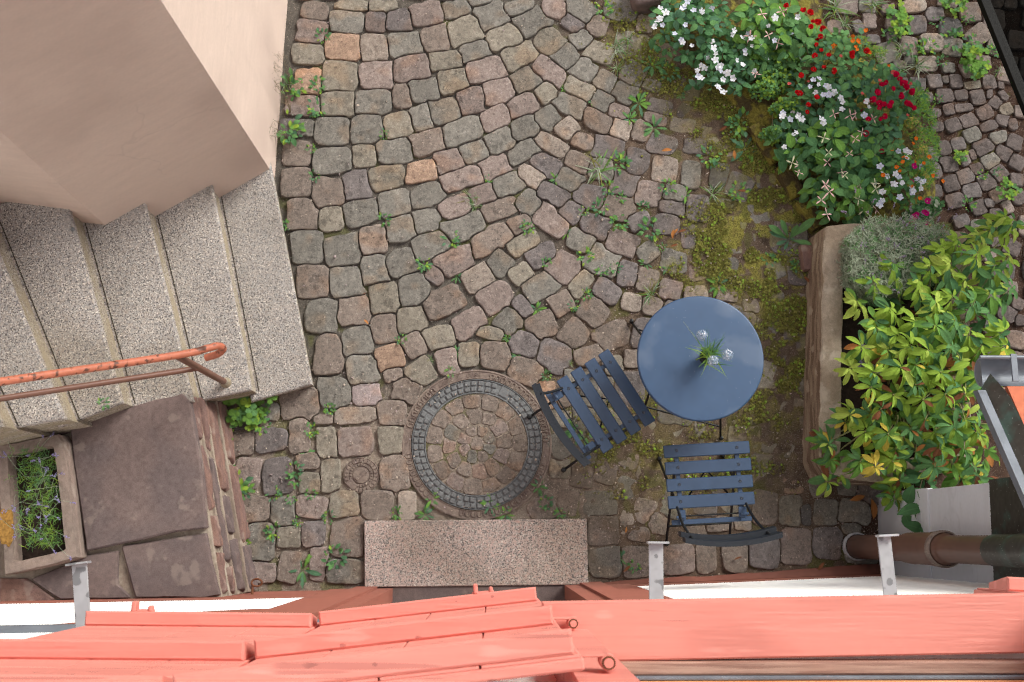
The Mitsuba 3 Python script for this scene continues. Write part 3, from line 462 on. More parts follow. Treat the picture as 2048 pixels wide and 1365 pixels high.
# grit lying in the joints, and moss cushions
def pebbles(n, seed):
    r = np.random.default_rng(seed); ico = trimesh.creation.icosahedron(); iv, jf = np.array(ico.vertices), np.array(ico.faces)
    V, F_, U, k = [], [], [], 0
    while k < n:
        x, y = r.uniform(-1.4, 2.2), r.uniform(-0.25, 3.2)
        if r.random() > 0.30 + 0.70 * (y < 0.9) * (x < 0.75) + 0.5 * (x > 0.5) * (y < 1.7): continue
        s = r.uniform(0.0016, 0.0042) * (1.6 if r.random() < 0.06 else 1)
        z = 0.0 if r.random() < 0.75 else 0.034
        V.append(iv @ rz(r.uniform(0, 6)) * s * r.uniform(0.6, 1.4, 3) + [x, y, z + s * 0.3]); F_.append(jf + 12 * k); k += 1
        U.append(np.tile([(r.choice([0, 1, 6, 6, 8, 6]) + 0.5) / len(TONES), r.random()], (12, 1)))
    return np.vstack(V), np.vstack(F_), np.vstack(U)
mat('pale_grit', lambda p, n, uv: sel(uv.x, TONE_C) * (0.85 + 0.75 * uv.y), 0.9, spec=0.2)
whole('grit', pebbles(15000, 4), 'pale_grit', 'pale grit and mortar crumbs scattered over the joints and cobbles', 'grit', smooth=False, kind='stuff')

def blades(pts, r, L=(0.003, 0.006), W=0.003, lean=2.2, per=6, tones=(9, 10)):
    """Tufts of small pointed blades."""
    V, F_, U, k = [], [], [], 0
    for x, y, z in pts:
        for _ in range(per):
            a, l, tl = r.uniform(0, 6.283), r.uniform(*L), r.uniform(0.1, lean)
            d = np.array([math.cos(a), math.sin(a)]); o = np.array([x, y]) + r.normal(0, 0.004, 2)
            s = np.array([-d[1], d[0]]) * W / 2
            V.append([[*(o - s), z], [*(o + s), z], [*(o + d * l * tl), z + l]]); F_.append([k, k + 1, k + 2]); k += 3
            u = lf(r.choice(tones)); U += [[u, 0.2], [u, 0.2], [u, 0.3]]
    return np.vstack(V), np.array(F_), np.array(U)
def moss_points(n, seed):
    r = np.random.default_rng(seed); k = n * 14
    x, y, u = r.uniform(0.3, 2.0, k), r.uniform(0.2, 3.2, k), r.random(k)
    nz = meshkit.fbm(np.stack([x * 11, y * 11, x * 0 + 4.0], 1), 3, 5)
    q = np.nonzero(u < moss_field(x, y, np.exp) * np.maximum(0, (nz - 0.40) * 5))[0][:n]
    return [(x[i], y[i], 0.004 + 0.026 * r.random() * (nz[i] > 0.52)) for i in q]
def cushions(pts, r):
    ico = trimesh.creation.icosphere(subdivisions=1); iv, jf = np.array(ico.vertices), np.array(ico.faces); V, F_, U = [], [], []
    for k, (x, y, z) in enumerate(pts):
        s = r.uniform(.0025, .0085); V.append(iv * (1 + r.normal(0, .16, (len(iv), 1))) * [s, s * r.uniform(.7, 1.3), s * .55] @ rz(r.uniform(0, 6)) + [x, y, z - .002]); F_.append(jf + k * len(iv)); U.append(np.tile([lf(r.choice((9, 9, 10, 3))), .2 + .0 * s], (len(iv), 1)))
    return np.vstack(V), np.vstack(F_), np.vstack(U)
whole('moss', cat([blades(moss_points(24000, 8), np.random.default_rng(3)), cushions(moss_points(9000, 18), np.random.default_rng(13))]), 'leaf', 'yellow green moss spreading over the cobbles beside the flower bed and trough', 'moss', smooth=False, kind='stuff')

# ------------------------------------------------------------------ the neighbouring house on the left and its granite stair
def lean(base, z0, top2, z):                       # a wall edge through its foot and its place at z = 2
    d = (top2 - base) / (2 - z0); return base + d * (z - z0)
e1, e2 = at(538, 337, .15)[:2], at(212, 452, .52)[:2]
e1t, e2t = np.array([-1.2608, 1.9934]), np.array([-1.9678, 1.6003])
d0, d3 = np.array([-1.10, 7.0]), np.array([-6.0, 2.05])
def ring(z): return np.array([np.r_[lean(e1, .15, e1t, z), z], np.r_[lean(e2, .52, e2t, z), z], np.r_[d3 + [0, 0.0], z], [-6.0, 7.0, z], np.r_[d0, z]])
lo, hi = ring(-0.3), ring(7.2)
def wall_grid(a0, b0, a1, b1, nx, nz, amp=0.004):
    u, w = np.meshgrid(np.linspace(0, 1, nx), np.linspace(0, 1, nz)); u, w = u.ravel()[:, None], w.ravel()[:, None]
    p = (a0 * (1 - u) + b0 * u) * (1 - w) + (a1 * (1 - u) + b1 * u) * w
    nrm = np.cross(b0 - a0, a1 - a0); nrm /= np.linalg.norm(nrm)
    p = p + nrm * ((meshkit.fbm(p * 1.8, 3, 2) - 0.5) * 2 * amp * np.minimum(1, 6 * np.minimum(u, 1 - u)[:, 0]))[:, None]
    i = np.arange(nx * nz).reshape(nz, nx)
    return (p, np.stack([i[:-1, :-1].ravel(), i[:-1, 1:].ravel(), i[1:, 1:].ravel(), i[1:, :-1].ravel()], 1))
nb = thing('neighbour_house', 'tall cream plastered house corner rising from the granite stair at upper left', 'house')
obj('wall', wall_grid(lo[0], lo[1], hi[0], hi[1], 30, 120), 'cream_plaster', nb, smooth=True, label='shaded plaster wall above the stair')
obj('wall', wall_grid(lo[4], lo[0], hi[4], hi[0], 60, 120), 'cream_plaster', nb, smooth=True, label='brighter plaster wall along the cobbles')
obj('wall', wall_grid(lo[1], lo[2], hi[1], hi[2], 60, 120), 'cream_plaster', nb, smooth=True)
obj('wall', (np.vstack([lo[2:5], hi[2:5], hi[:2]]), np.array([[0, 1, 4], [0, 4, 3], [1, 2, 5], [1, 5, 4], [3, 4, 5], [3, 5, 6], [3, 6, 7]])), 'cream_plaster', nb)

st = thing('granite_staircase', 'grey granite steps climbing left between the cream wall and sandstone wall', 'staircase')
mat('joint_shade', C(62, 56, 48), 0.95)
NOSE = [(0.14, (541, 330), (624, 769)), (0.335, (424, 372), (502, 780)), (0.53, (292, 418), (386, 803)), (0.725, (137, 415), (244, 806)), (0.92, (-35, 430), (128, 838)), (1.115, (-240, 330), (0, 852)), (1.31, (-470, 260), (-120, 870))]
LOWER = [(513, 801), (385, 806), (250, 842), (128, 850), (-10, 862), (-120, 880), None]
for i, (z, a, b) in enumerate(NOSE[:-1]):
    A, Bq = at(*a, z)[:2], at(*b, z)[:2]; A2, B2 = at(*NOSE[i + 1][1], NOSE[i + 1][0])[:2], at(*NOSE[i + 1][2], NOSE[i + 1][0])[:2]
    L = at(*LOWER[i], z)[:2]
    back = (A2 - A); back /= np.linalg.norm(back); B3 = B2 + back * 0.06
    if np.linalg.norm(L - Bq) > np.linalg.norm(B3 - Bq): L = L
    d = (A - Bq) / np.linalg.norm(A - Bq); A = A + d * 0.12; A2 = A2 + d * 0.12
    nrm = np.array([-d[1], d[0]]); nrm = nrm if nrm @ back > 0 else -nrm
    poly = [Bq, A, A2 + back * 0.06, L + nrm * 0.0 + (L - Bq) / np.linalg.norm(L - Bq) * 0.03]
    s = obj('step', prism(poly, z - 0.035, z, c=0.006), 'granite_grey', st, smooth=25)
    ins = 0.012
    c4 = np.mean(poly, 0); rp = [Bq + nrm * ins + d * ins, A + nrm * ins, poly[2], poly[3] + d * ins]
    obj('riser', prism(rp, -0.05, z - 0.035), 'granite_riser', s)
    if i: obj('joint', prism([Bq + d * .02, A, A - nrm * .004, Bq + d * .02 - nrm * .004], z - .23, NOSE[i - 1][0] + .003), 'joint_shade', s)  # dark strip painting contact shade into the joint at each riser foot
k = at(145, 459, 0.725); obj('cap', lathe([(0, .006), (.008, .0055), (.011, 0), (.011, -.004)], 16, k), 'cast_iron_grey', st, smooth=40, label='small dark green metal stud')

hr = thing('handrail', 'worn orange pipe handrail with brown post bolted to the stair', 'handrail')
pb = at(452, 766, 0.335); ptop = pb + [0, 0, 0.84]
up = at(-60, 772, 1.75)
tp = at(352, 711, 1.165)
path = bez([up, at(0, 764, 1.64), tp + [0, 0, 0], at(415, 697, 1.09), at(436, 692, 1.06), at(446, 698, 1.01), at(436, 708, 0.98), at(412, 716, 0.96)], 8)
obj('top_rail', tube(path, 0.0165, 14), 'worn_orange_paint', hr, smooth=60)
obj('post', tube([pb, pb * 0.5 + tp * 0.5, tp - [0, 0, 0.012]], 0.0165, 14), 'brown_iron_paint', hr, smooth=60)
obj('post_foot', lathe([(.0165, .05), (.024, .012), (.028, 0)], 20, pb), 'granite_riser', hr, smooth=60)
lr = pb * 0.42 + tp * 0.58
obj('lower_rail', tube([at(-60, 806, 1.30), at(0, 798, 1.22), lr], 0.0135, 12), 'brown_iron_paint', hr, smooth=60)

# ------------------------------------------------------------------ sandstone wall, slab and planter at lower left
sw = thing('sandstone_wall', 'low wall of reddish sandstone blocks with pale mortar beside the stair foot', 'wall')
top = [at(374, 792, .48)[:2], at(440, 1198, .48)[:2], at(-160, 1225, .48)[:2], at(-160, 900, .48)[:2], at(140, 848, .48)[:2]]
obj('core', prism(top, -0.05, 0.475), 'mortar', sw)
g = np.array(top[0]), np.array(top[1]); along = (g[1] - g[0]); Lw = np.linalg.norm(along); along /= Lw; out = np.array([-along[1], along[0]]); out = out if out[0] > 0 else -out
ang = math.atan2(along[1], along[0]); r_ = np.random.default_rng(21)
for cidx, (z0, z1, lens, bat) in enumerate(((0.0, .17, (.34, .42, .33), .066), (.175, .30, (.5, .22, .45), .038), (.305, .385, (.30, .56, .38), .022), (.39, .478, (.24, .36, .18, .36), .008))):
    s0 = -0.01
    mb = cbox(0, Lw, -.12, bat + .004, z0 - .004, z1 + .006, .004); obj('mortar', mv(mb, np.stack([np.r_[along, 0], np.r_[out, 0], [0, 0, 1.0]], 1), (*g[0], 0)), 'mortar', sw)
    for Lb in lens:
        Lb = min(Lb, Lw - s0)
        if Lb < 0.05: break
        dp = 0.11 + r_.uniform(-.012, .012)
        m = rock(Lb - 0.022, dp, z1 - z0 - 0.016, r_.integers(99), 0.024, 13, 4, 0.5)
        cc = g[0] + along * (s0 + Lb / 2) + out * (bat - dp / 2 + 0.02)
        obj('block', mv(m, rz(ang), (*cc, (z0 + z1) / 2)), r_.choice(['sandstone_red', 'sandstone_red', 'sandstone_dark']), sw, smooth=40); s0 += Lb
def cap(px, z0, z1, m, name='cap_stone', label=None, sub=0.02):
    P = Polygon([at(*q, z1)[:2] for q in px]).buffer(-0.006).buffer(0.006)
    v, f = trimesh.creation.triangulate_polygon(P, engine='earcut'); 
    poly = np.array(Polygon(P).exterior.segmentize(0.05).coords)[:-1]
    n_ = len(poly); q = np.c_[poly * 9, np.zeros(n_)]
    poly = poly + 0.012 * np.stack([meshkit.fbm(q, 3, 1) - .5, meshkit.fbm(q, 3, 2) - .5], 1)
    obj(name, prism(poly, z0, z1, c=0.008), m, sw, smooth=30, label=label)
cap([(137, 846), (366, 786), (379, 800), (402, 930), (412, 1056), (345, 1064), (172, 1103)], .478, .535, 'sandstone_dark', 'cap_slab', 'large smooth brown sandstone slab')
cap([(242, 1092), (412, 1066), (440, 1190), (405, 1198), (270, 1196)], .478, .505, 'sandstone_dark')
cap([(170, 1112), (236, 1102), (236, 1170), (262, 1197), (120, 1200), (60, 1160)], .478, .502, 'sandstone_dark')
cap([(-150, 1150), (50, 1158), (112, 1201), (-150, 1222)], .478, .500, 'sandstone_red')
cap([(-150, 872), (60, 862), (132, 852), (138, 866), (20, 885), (-150, 900)], .478, .500, 'sandstone_dark')

def trough_mesh(outer, inner, z0, zr, zin, amp, seed, flare=1.0, part=None):
    """A hewn trough: outer and inner outlines (n x 2, same count), rounded rim."""
    n = len(outer); rings = []
    c = np.mean(outer, 0)
    for P, z in ((c + (outer - c) * flare, z0), (outer, z0 + .6 * (zr - z0)), (outer, zr - .016), (outer * .92 + inner * .08, zr - .003), (outer * .5 + inner * .5, zr), (outer * .08 + inner * .92, zr - .003), (inner, zr - .016), (inner, zin)):
        rings.append(np.c_[P, np.full(n, z)])
    rings = rings if part is None else rings[:3] if part == 'side' else rings[2:]
    v = np.vstack(rings); f = []
    for r in range(len(rings) - 1):
        for i in range(n):
            j = (i + 1) % n; f += [[r * n + i, r * n + j, (r + 1) * n + j], [r * n + i, (r + 1) * n + j, (r + 1) * n + i]]
    d = np.stack([meshkit.fbm(v * 9 + 7 * k + seed, 4, seed) - .5 for k in range(3)], 1)
    return (v + d * amp, np.array(f))
def dense(px, z, step=0.03):
    P = Polygon([at(*q, z)[:2] for q in px]).exterior.segmentize(step); return np.array(P.coords)[:-1]
def offset_ring(P, d):
    Q = Polygon(P).buffer(-d, join_style=2).exterior
    return np.array([[*Q.interpolate(Q.project(shapely.Point(*(p + (np.mean(P, 0) - p) / np.linalg.norm(np.mean(P, 0) - p) * d * 1.2))))  .coords[0]] for p in P])
pl = thing('stone_planter', 'small pinkish stone trough with lavender standing on the sandstone wall', 'planter')
po = dense([(-8, 892), (60, 880), (114, 868), (127, 886), (142, 1000), (154, 1116), (90, 1134), (8, 1150), (-1, 1000)], .62, .025)
pi_ = offset_ring(po, 0.052)
obj('body', trough_mesh(po, pi_, .48, .62, .50, 0.012, 5), 'sandstone_pink', pl, smooth=50)
obj('soil', prism(np.array(Polygon(pi_).buffer(.01).exterior.coords)[:-1], .49, .535), 'dark_soil', pl)
lich = rock(.062, .16, .010, 4, .020, 28, 4, 1.0); obj('lichen', mv(lich, rz(.1), at(13, 1055, .622)), 'orange_lichen', pl, smooth=40, label='patch of orange lichen on the rim')

# ------------------------------------------------------------------ manhole cover, valve cover, doorstep
mh = thing('manhole_cover', 'round manhole cover with a cobbled lid and two rings of small blocks', 'manhole cover')
mc = np.array([-0.086, 0.492]); Zf = 0.022
obj('frame', mv(lathe([(.405, -.02), (.405, Zf - .002), (.400, Zf), (.396, Zf), (.393, Zf - .004), (.362, Zf - .004), (.359, Zf), (.356, Zf), (.354, -.02)], 120), t=(*mc, 0)), 'cast_iron_brown', mh, smooth=35)
obj('lid', mv(lathe([(.352, -.02), (.352, .022), (.349, .024), (.345, .016), (.283, .016), (.281, .024), (.276, .024), (.274, .004), (0, .004)], 120), t=(*mc, 0)), 'cast_iron_grey', mh, smooth=35)
blk = {}
for ri, (r0, r1, nn) in enumerate(((.3165, .3435, 56), (.2855, .3125, 52))):
    for i in range(nn):
        a = (i + .5) / nn * 2 * math.pi
        pa = math.degrees(a)
        if abs(pa - 62) < (6 if ri == 0 else 4) or abs(pa - 145) < 4: continue
        w = 2 * math.pi * (r0 + r1) / 2 / nn * .80
        if ri not in blk: blk[ri] = mikit.ply(cbox(r0, r1, -w / 2, w / 2, 0, .026, .004), 'cast_iron_grey')
        obj('block', blk[ri], None, mh, tw=M4(rz(a + rng.normal(0, .006)), (*mc, rng.uniform(-.001, .001))))
obj('lifting_slot', mv(cbox(.279, .348, -.012, .012, 0, .021, .002), rz(math.radians(145)), (*mc, 0)), 'cast_iron_grey', mh)
obj('lifting_slot', mv(cbox(.29, .345, -.028, .028, 0, .022, .002), rz(math.radians(62)), (*mc, 0)), 'cast_iron_grey', mh)
# horseshoe ribs on the frame
th = np.linspace(-math.pi * .5, math.pi * .5, 9)
shoe = tube([(.362, -.0105, 0), (.376, -.0105, 0)] + [(.378 + .0105 * math.cos(t), .0105 * math.sin(t), 0) for t in th] + [(.376, .0105, 0), (.362, .0105, 0)], .0042, 6)
shp = mikit.ply(shoe, 'cast_iron_brown', smooth=50)
for lo_, hi_ in ((4, 78), (130, 165), (190, 232), (258, 345)):
    for a in np.arange(lo_, hi_, 4.9): obj('rib', shp, None, mh, tw=M4(rz(math.radians(a)), (*mc, Zf - .001)))
for s_, a0, da in (('KANN', 122, -3.1), ('A.', 106.6, -3.0), ('GUSS', 97.6, -3.1)):
    for i, ch in enumerate(s_):
        t = meshkit.text_mesh(ch, .021, .003); t = mv(t, t=(-t.bounds[:, 0].mean(), 0, 0)); a = math.radians(a0 + i * da)
        obj('letter', mv(t, rz(a - math.pi / 2), (mc[0] + .3665 * math.cos(a), mc[1] + .3665 * math.sin(a), Zf - .0038)), 'cast_iron_brown', mh)
S = []
r_ = np.random.default_rng(6)
for r0, r1, nn in ((0, .035, 1), (.038, .105, 8), (.110, .188, 12), (.193, .268, 15)):
    off = r_.uniform(0, 6)
    for i in range(nn):
        a = off + i / nn * 2 * math.pi; rr = (r0 + r1) / 2 if nn > 1 else 0
        w = (r1 - r0) if nn > 1 else .07; hh = 2 * math.pi * rr / nn * .97 if nn > 1 else .07
        S.append([mc[0] + rr * math.cos(a), mc[1] + rr * math.sin(a), w * r_.uniform(.8, 1.08), hh, a + r_.normal(0, .12), TONES.index(r_.choice(list('bbgbpb')))])
for i, (s, P) in enumerate(zip(S, settle(S, 18, 1.07, True))):
    v, f = cobble(P, np.mean(P, 0), .024, 900 + i, .5); obj('cobble', (v, f, tone_uv(v, s[5], r_.random() * .8)), 'cobble_stone', mh, smooth=True)
obj('mortar_bed', mv(lathe([(.274, .019), (.1, .020), (0, .020)], 60), t=(*mc, 0)), 'joint_grit', mh, smooth=True)

vc = thing('valve_cover', 'small round iron valve cover set among the cobbles left of the manhole', 'valve cover'); vcc = at(722, 951, .02)[:2]
obj('lid', mv(lathe([(.096, -.02), (.096, .014), (.093, .017), (.090, .013), (.045, .013), (.043, .019), (.040, .021), (0, .022)], 64), t=(*vcc, 0)), 'cast_iron_brown', vc, smooth=35)
vb = [mikit.ply(cbox(.068, .089, -.0085, .0085, 0, .020, .002), 'cast_iron_brown'), mikit.ply(cbox(.049, .063, -.0058, .0058, 0, .020, .002), 'cast_iron_brown')]
for q in (0, 1):
    for i in range(24):
        if 200 < i * 15 < 250: continue
        obj('block', vb[q], None, vc, tw=M4(rz(math.radians(i * 15)), (*vcc, 0)))
obj('plate', mv(cbox(.05, .09, -.03, .03, 0, .021, .004), rz(math.radians(225)), (*vcc, 0)), 'cast_iron_brown', vc)
obj('bar', mv(cbox(-.036, .036, -.011, .011, 0, .026, .003), rz(math.radians(42)), (*vcc, 0)), 'cast_iron_brown', vc)
ds = [at(728, 1042, .06)[:2], at(1173, 1038, .06)[:2], at(1177, 1170, .06)[:2], at(729, 1175, .06)[:2]]
whole('doorstep', prism(ds, -.02, .06, c=.004), 'granite_pink', 'long pink speckled granite slab lying in front of the house door', 'doorstep', smooth=25)

# ------------------------------------------------------------------ the house the picture is taken from (bottom of the view)
WL = [(-7.0, -.47), (-2.3, -.305), (.5, -.257), (2.075, -.192), (6.0, -.05)]
def wall_y(x): return float(np.interp(x, [p[0] for p in WL], [p[1] for p in WL]))
hs = thing('house', 'white plastered house front with red brown plinth, coral shutters and window at bottom', 'house')
DX0, DX1 = at(775, 1177, .02)[0], at(1140, 1177, .02)[0]      # door opening
WX0, WX1, WZ0, WZ1 = .195, 1.235, 3.22, 4.45                       # window opening
def panel(name, x0, x1, z0, z1, off, depth, m, parent=hs, nseg=1, **k):
    xs = sorted({x0, x1, *[p[0] for p in WL if x0 < p[0] < x1]})
    poly = [(x, wall_y(x) + off) for x in xs] + [(x, wall_y(x) + off - depth) for x in xs[::-1]]
    return obj(name, prism(poly, z0, z1), m, parent, **k)
for x0, x1, z0, z1 in ((-7, DX0, -.3, 2.1), (DX1, 6, -.3, 2.1), (-7, WX0, 2.1, 7.6), (WX1, 6, 2.1, 7.6), (WX0, WX1, 2.1, WZ0 - .05), (WX0, WX1, WZ1, 7.6)):
    panel('wall', x0, x1, z0, z1, 0, .38, 'white_plaster')
def wavy(name, x0, x1, z0, z1t, off, m, seed, n=60, label=None):
    """A painted plinth with a hand drawn upper edge."""
    xs = np.linspace(x0, x1, n); z1 = np.array([z1t(x) for x in xs]) + .012 * (meshkit.fbm(np.c_[xs * 2.5, xs * 0, xs * 0], 2, seed) - .5)
    v = np.vstack([np.c_[xs, [wall_y(x) + off + .0 for x in xs], np.full(n, z0)], np.c_[xs, [wall_y(x) + off for x in xs], z1], np.c_[xs, [wall_y(x) - .01 for x in xs], z1 + .004]])
    f = []
    for r in (0, 1):
        for i in range(n - 1): f += [[r * n + i, r * n + i + 1, (r + 1) * n + i + 1], [r * n + i, (r + 1) * n + i + 1, (r + 1) * n + i]]
    obj(name, (v, np.array(f)), m, hs, smooth=40, label=label)
wavy('plinth', -3.5, DX0 - .02, -.1, lambda x: .66 if x < -1.35 else .66 - .14 * (x + 1.35), .004, 'red_brown_paint', 3)
wavy('plinth', DX1 + .02, 2.05, -.1, lambda x: .20 + .03 * x, .006, 'red_brown_paint', 4)
# sloping foot of the plinth on the right
xs = np.linspace(DX1 + .03, 2.05, 50); foot = np.array([at(a, b, 0)[:2] for a, b in ((1185, 1168), (1300, 1158), (1450, 1150), (1580, 1140), (1690, 1131), (1750, 1129))])
fy = np.interp(xs, foot[:, 0], foot[:, 1]) + .012 * (meshkit.fbm(np.c_[xs * 9, xs * 0, xs * 0], 3, 5) - .5)
v = np.vstack([np.c_[xs, fy, np.full(50, -.04)], np.c_[xs, fy, np.full(50, .03)], np.c_[xs, [wall_y(x) + .008 for x in xs], np.full(50, .15)]])
f = [[r * 50 + i, r * 50 + i + 1, (r + 1) * 50 + i + 1] for r in (0, 1) for i in range(49)] + [[r * 50 + i, (r + 1) * 50 + i + 1, (r + 1) * 50 + i] for r in (0, 1) for i in range(49)]
obj('plinth_foot', (v, np.array(f)), 'red_brown_paint', hs, smooth=30)
# door surround, painted like stone quoins, threshold, door leaf
for side, xo, sg in (('l', DX0, -1), ('r', DX1, 1)):
    for q, (w1, off) in enumerate(((.30, .010), (.16, .022), (.06, .010))):
        a, b = sorted((xo + sg * 0.0, xo + sg * w1))
        if q == 1: a, b = sorted((xo + sg * .05, xo + sg * .16))
        if q == 2: a, b = sorted((xo - sg * .03, xo + sg * .045))
        panel('door_surround', a, b, -.05, 2.16, off, .07, 'red_brown_paint')
def flat_piece(name, xz, off, m):
    P = np.array(xz); n = len(P); F_ = np.c_[P[:, 0], [wall_y(x) + off for x in P[:, 0]], P[:, 1]]; Bk = F_ - [0, .03, 0]
    tv, tf = trimesh.creation.triangulate_polygon(Polygon(P), engine='earcut'); idx = [int(np.argmin(((P - q) ** 2).sum(1))) for q in tv]
    f = [[idx[k] for k in t] for t in tf] + [[i, (i + 1) % n, n + (i + 1) % n] for i in range(n)] + [[i, n + (i + 1) % n, n + i] for i in range(n)]
    obj(name, (np.vstack([F_, Bk]), np.array(f)), m, hs)
flat_piece('timber', [(-1.62, 2.27), (-1.42, 2.02), (-1.18, 1.60), (-.93, 1.46), (-.80, 1.47), (-1.0, 1.72), (-1.12, 1.80), (-1.2, 2.27)], .006, 'red_brown_paint')
for x0, x1, z0, z1 in ((-3.0, -.30, 2.78, 2.95),): panel('timber', x0, x1, z0, z1, .006, .03, 'red_brown_paint')
obj('threshold', prism([(DX0 - .06, wall_y(DX0) + .03), (DX1 + .06, wall_y(DX1) + .03), (DX1 + .06, -.62), (DX0 - .06, -.62)], -.05, .045, c=.008), 'sandstone_dark', hs, smooth=30)
obj('door', cbox(DX0 - .02, DX1 + .02, -.56, -.51, .05, 2.1, .004), 'brown_wood', hs)
panel('ledge', -3.4, -.42, 2.28, 2.31, .022, .06, 'zinc_sheet')  # added strip standing in for the shaded gap below the left shutter
obj('added_eaves', prism([(-7, -.2), (6, .2), (6, .62), (-7, .20)], 7.62, 7.75), 'brown_wood', hs)  # unseen overhang added to cut sky light on the neighbouring wall
# window: sill board, frame, sash
sy0, sy1 = -.137, -.275
sill = np.array([(.112, sy0 - .007), (1.30, sy0 + .012), (1.30, sy1 + .02), (.112, sy1)])
obj('window_sill', prism(sill, 3.205, 3.240, c=.004), 'coral_paint', hs, smooth=30, label='wide coral painted window sill board')
wf = obj('window_frame', cbox(.19, 1.24, -.300, -.272, 3.20, 3.262, .004), 'brown_wood', hs)
obj('jamb', cbox(.19, .235, -.300, -.272, 3.262, 4.45, .003), 'orange_wood', wf); obj('jamb', cbox(1.195, 1.24, -.300, -.272, 3.262, 4.45, .003), 'orange_wood', wf)
obj('drip_rail', cbox(.236, 1.194, -.309, -.3005, 3.222, 3.275, .002), 'zinc_sheet', wf)
sa = obj('sash', cbox(.236, 1.194, -.360, -.310, 3.24, 3.285, .004), 'orange_wood', hs)
for x in (.236, .70, 1.14): obj('stile', cbox(x, x + .05, -.360, -.310, 3.2855, 4.42, .004), 'orange_wood', sa)
obj('pane', (np.array([[.29, -.352, 3.3], [1.14, -.352, 3.3], [1.14, -.352, 4.4], [.29, -.352, 4.4]]), np.array([[0, 1, 2], [0, 2, 3]])), 'window_glass', sa)
obj('reveal', cbox(.15, 1.28, -1.3, -1.25, 3.1, 4.6, .004), 'sandstone_dark', hs)
obj('hinge_post', cbox(.120, .214, -.300, -.202, 3.16, 4.6, .003), 'coral_paint', hs)

def shutter(px, py, turn, W, zt, zb, side, battens):
    """A boarded shutter: boards, three ledges across, seen from above. Local x from 0 to -W, y outward, from its hinge edge."""
    R = rz(turn); t = np.array([px, py, 0.0])
    s = numbered('house__shutter'); put(s, mv(cbox(-W, 0, -.004, .0126, zb, zt, .003), R, t), 'coral_paint')
    r_ = np.random.default_rng(int(W * 1000))
    nb = 4
    for k in range(nb):
        x0 = -W + .004 + k * (W - .008) / nb
        obj('board', mv(cbox(x0 + .0015, x0 + (W - .008) / nb - .0015, .0128, .0175, zb + .01, zt - .0015 - .002 * r_.random(), .001), R, t), 'coral_paint', s)
    for z, h, p in battens:
        m = prism([(-W + .004, .0178), (-.012, .0178), (-.012, .0178 + p), (-W + .004, .0178 + p)], z - h, z, c=.004)
        v = m[0].copy(); low = v[:, 2] < z - h + 1e-6; v[low, 1] = np.minimum(v[low, 1], .0178 + p * .45)
        obj('ledge', mv((v, m[1]), R, t), 'coral_paint', s, smooth=20)
    return s, R, t
Zs = CAM_H - np.array([1.44, 1.92, 2.62])
s1, R1, t1 = shutter(.124, -.171, math.radians(6.3), .549, Zs[0], Zs[2] - .16, 1, [(Zs[0], .09, .034), (Zs[1], .10, .034), (Zs[2], .10, .034)])
s2, R2, t2 = shutter(-.428, -.234, math.radians(-.6), .56, Zs[0] - .012, Zs[2] - .16, 1, [(Zs[0] - .012, .09, .034), (Zs[1], .10, .034), (Zs[2] + .01, .10, .034)])
s3, R3, t3 = shutter(1.68, -.170, math.radians(-3), .42, Zs[2] + .62, Zs[2] - .16, 1, [(Zs[2] + .2, .09, .034), (Zs[2] + .02, .10, .034)])
for sh, (x, z) in ((s1, (.175, 5.64 - 1.62)), (s1, (.177, 5.64 - 2.34))):
    yb = -.186
    obj('hinge', cat([tube([(x, yb, z - .045), (x, yb, z)], .0125, 16), tube([(x, yb, z), (x, yb, z + .004)], .0075, 12), mv(cbox(x - .085, x - .004, yb + .008, yb + .0115, z - .04, z - .004, .001))]), 'coral_paint', sh, smooth=40)
    obj('hinge_ring', mv(lathe([(.0078, .0), (.0082, .0035), (.0100, .0035), (.0104, .0)], 20), t=(x, yb, z)), 'rusty_iron', sh, smooth=30)
for sh, R, t, xs_ in ((s1, R1, t1, -.135), (s2, R2, t2, -.42)):
    obj('latch', mv(cat([cbox(xs_ - .035, xs_ + .02, .048, .055, Zs[2] - .03, Zs[2] - .012, .002), cbox(xs_ - .03, xs_ - .019, .05, .075, Zs[2] - .03, Zs[2] - .0, .003), cbox(xs_ + .008, xs_ + .018, .05, .064, Zs[2] - .03, Zs[2] - .008, .003)]), R, t), 'coral_paint', sh)
# flat steel arms for flower boxes
def arm(px0, py0, py1, z, w, lab):
    a, b = at(px0[0], py0, z), at(px0[1], py1, z); d = (b - a)[:2]; L = np.linalg.norm(d) + .10; an = math.atan2(d[1], d[0])
    m = cat([cbox(0, L, -w / 2, w / 2, -.006, 0, .001), cbox(-.001, .005, -w / 2 - .006, w / 2 + .012, -.002, .028, .001), cbox(.02, L, -.002, .002, -.05, -.0062, .001)])
    obj('flower_box_arm', mv(m, rz(an), a), 'galvanised_steel', hs, label=lab)
arm((158, 166), 1126, 1250, 2.84, .039, 'flat galvanised steel bracket at the far left'); arm((1312, 1313), 1084, 1195, 2.84, .038, 'flat galvanised steel bracket left of the drainpipe'); arm((1768, 1781), 1070, 1186, 2.84, .036, 'flat galvanised steel bracket in front of the drainpipe')
rg = at(513, 1178, .30); th = np.linspace(0, 2 * math.pi, 20)
obj('wall_ring', cat([tube([(rg[0] + .026 * math.cos(t), rg[1] + .03 + .018 * math.sin(t), .30 + .004 * math.sin(2 * t)) for t in th], .005, 8, False), tube([(rg[0] - .02, wall_y(-1.2), .3), (rg[0] - .02, rg[1] + .02, .3)], .006, 8)]), 'rusty_iron', hs, smooth=50)

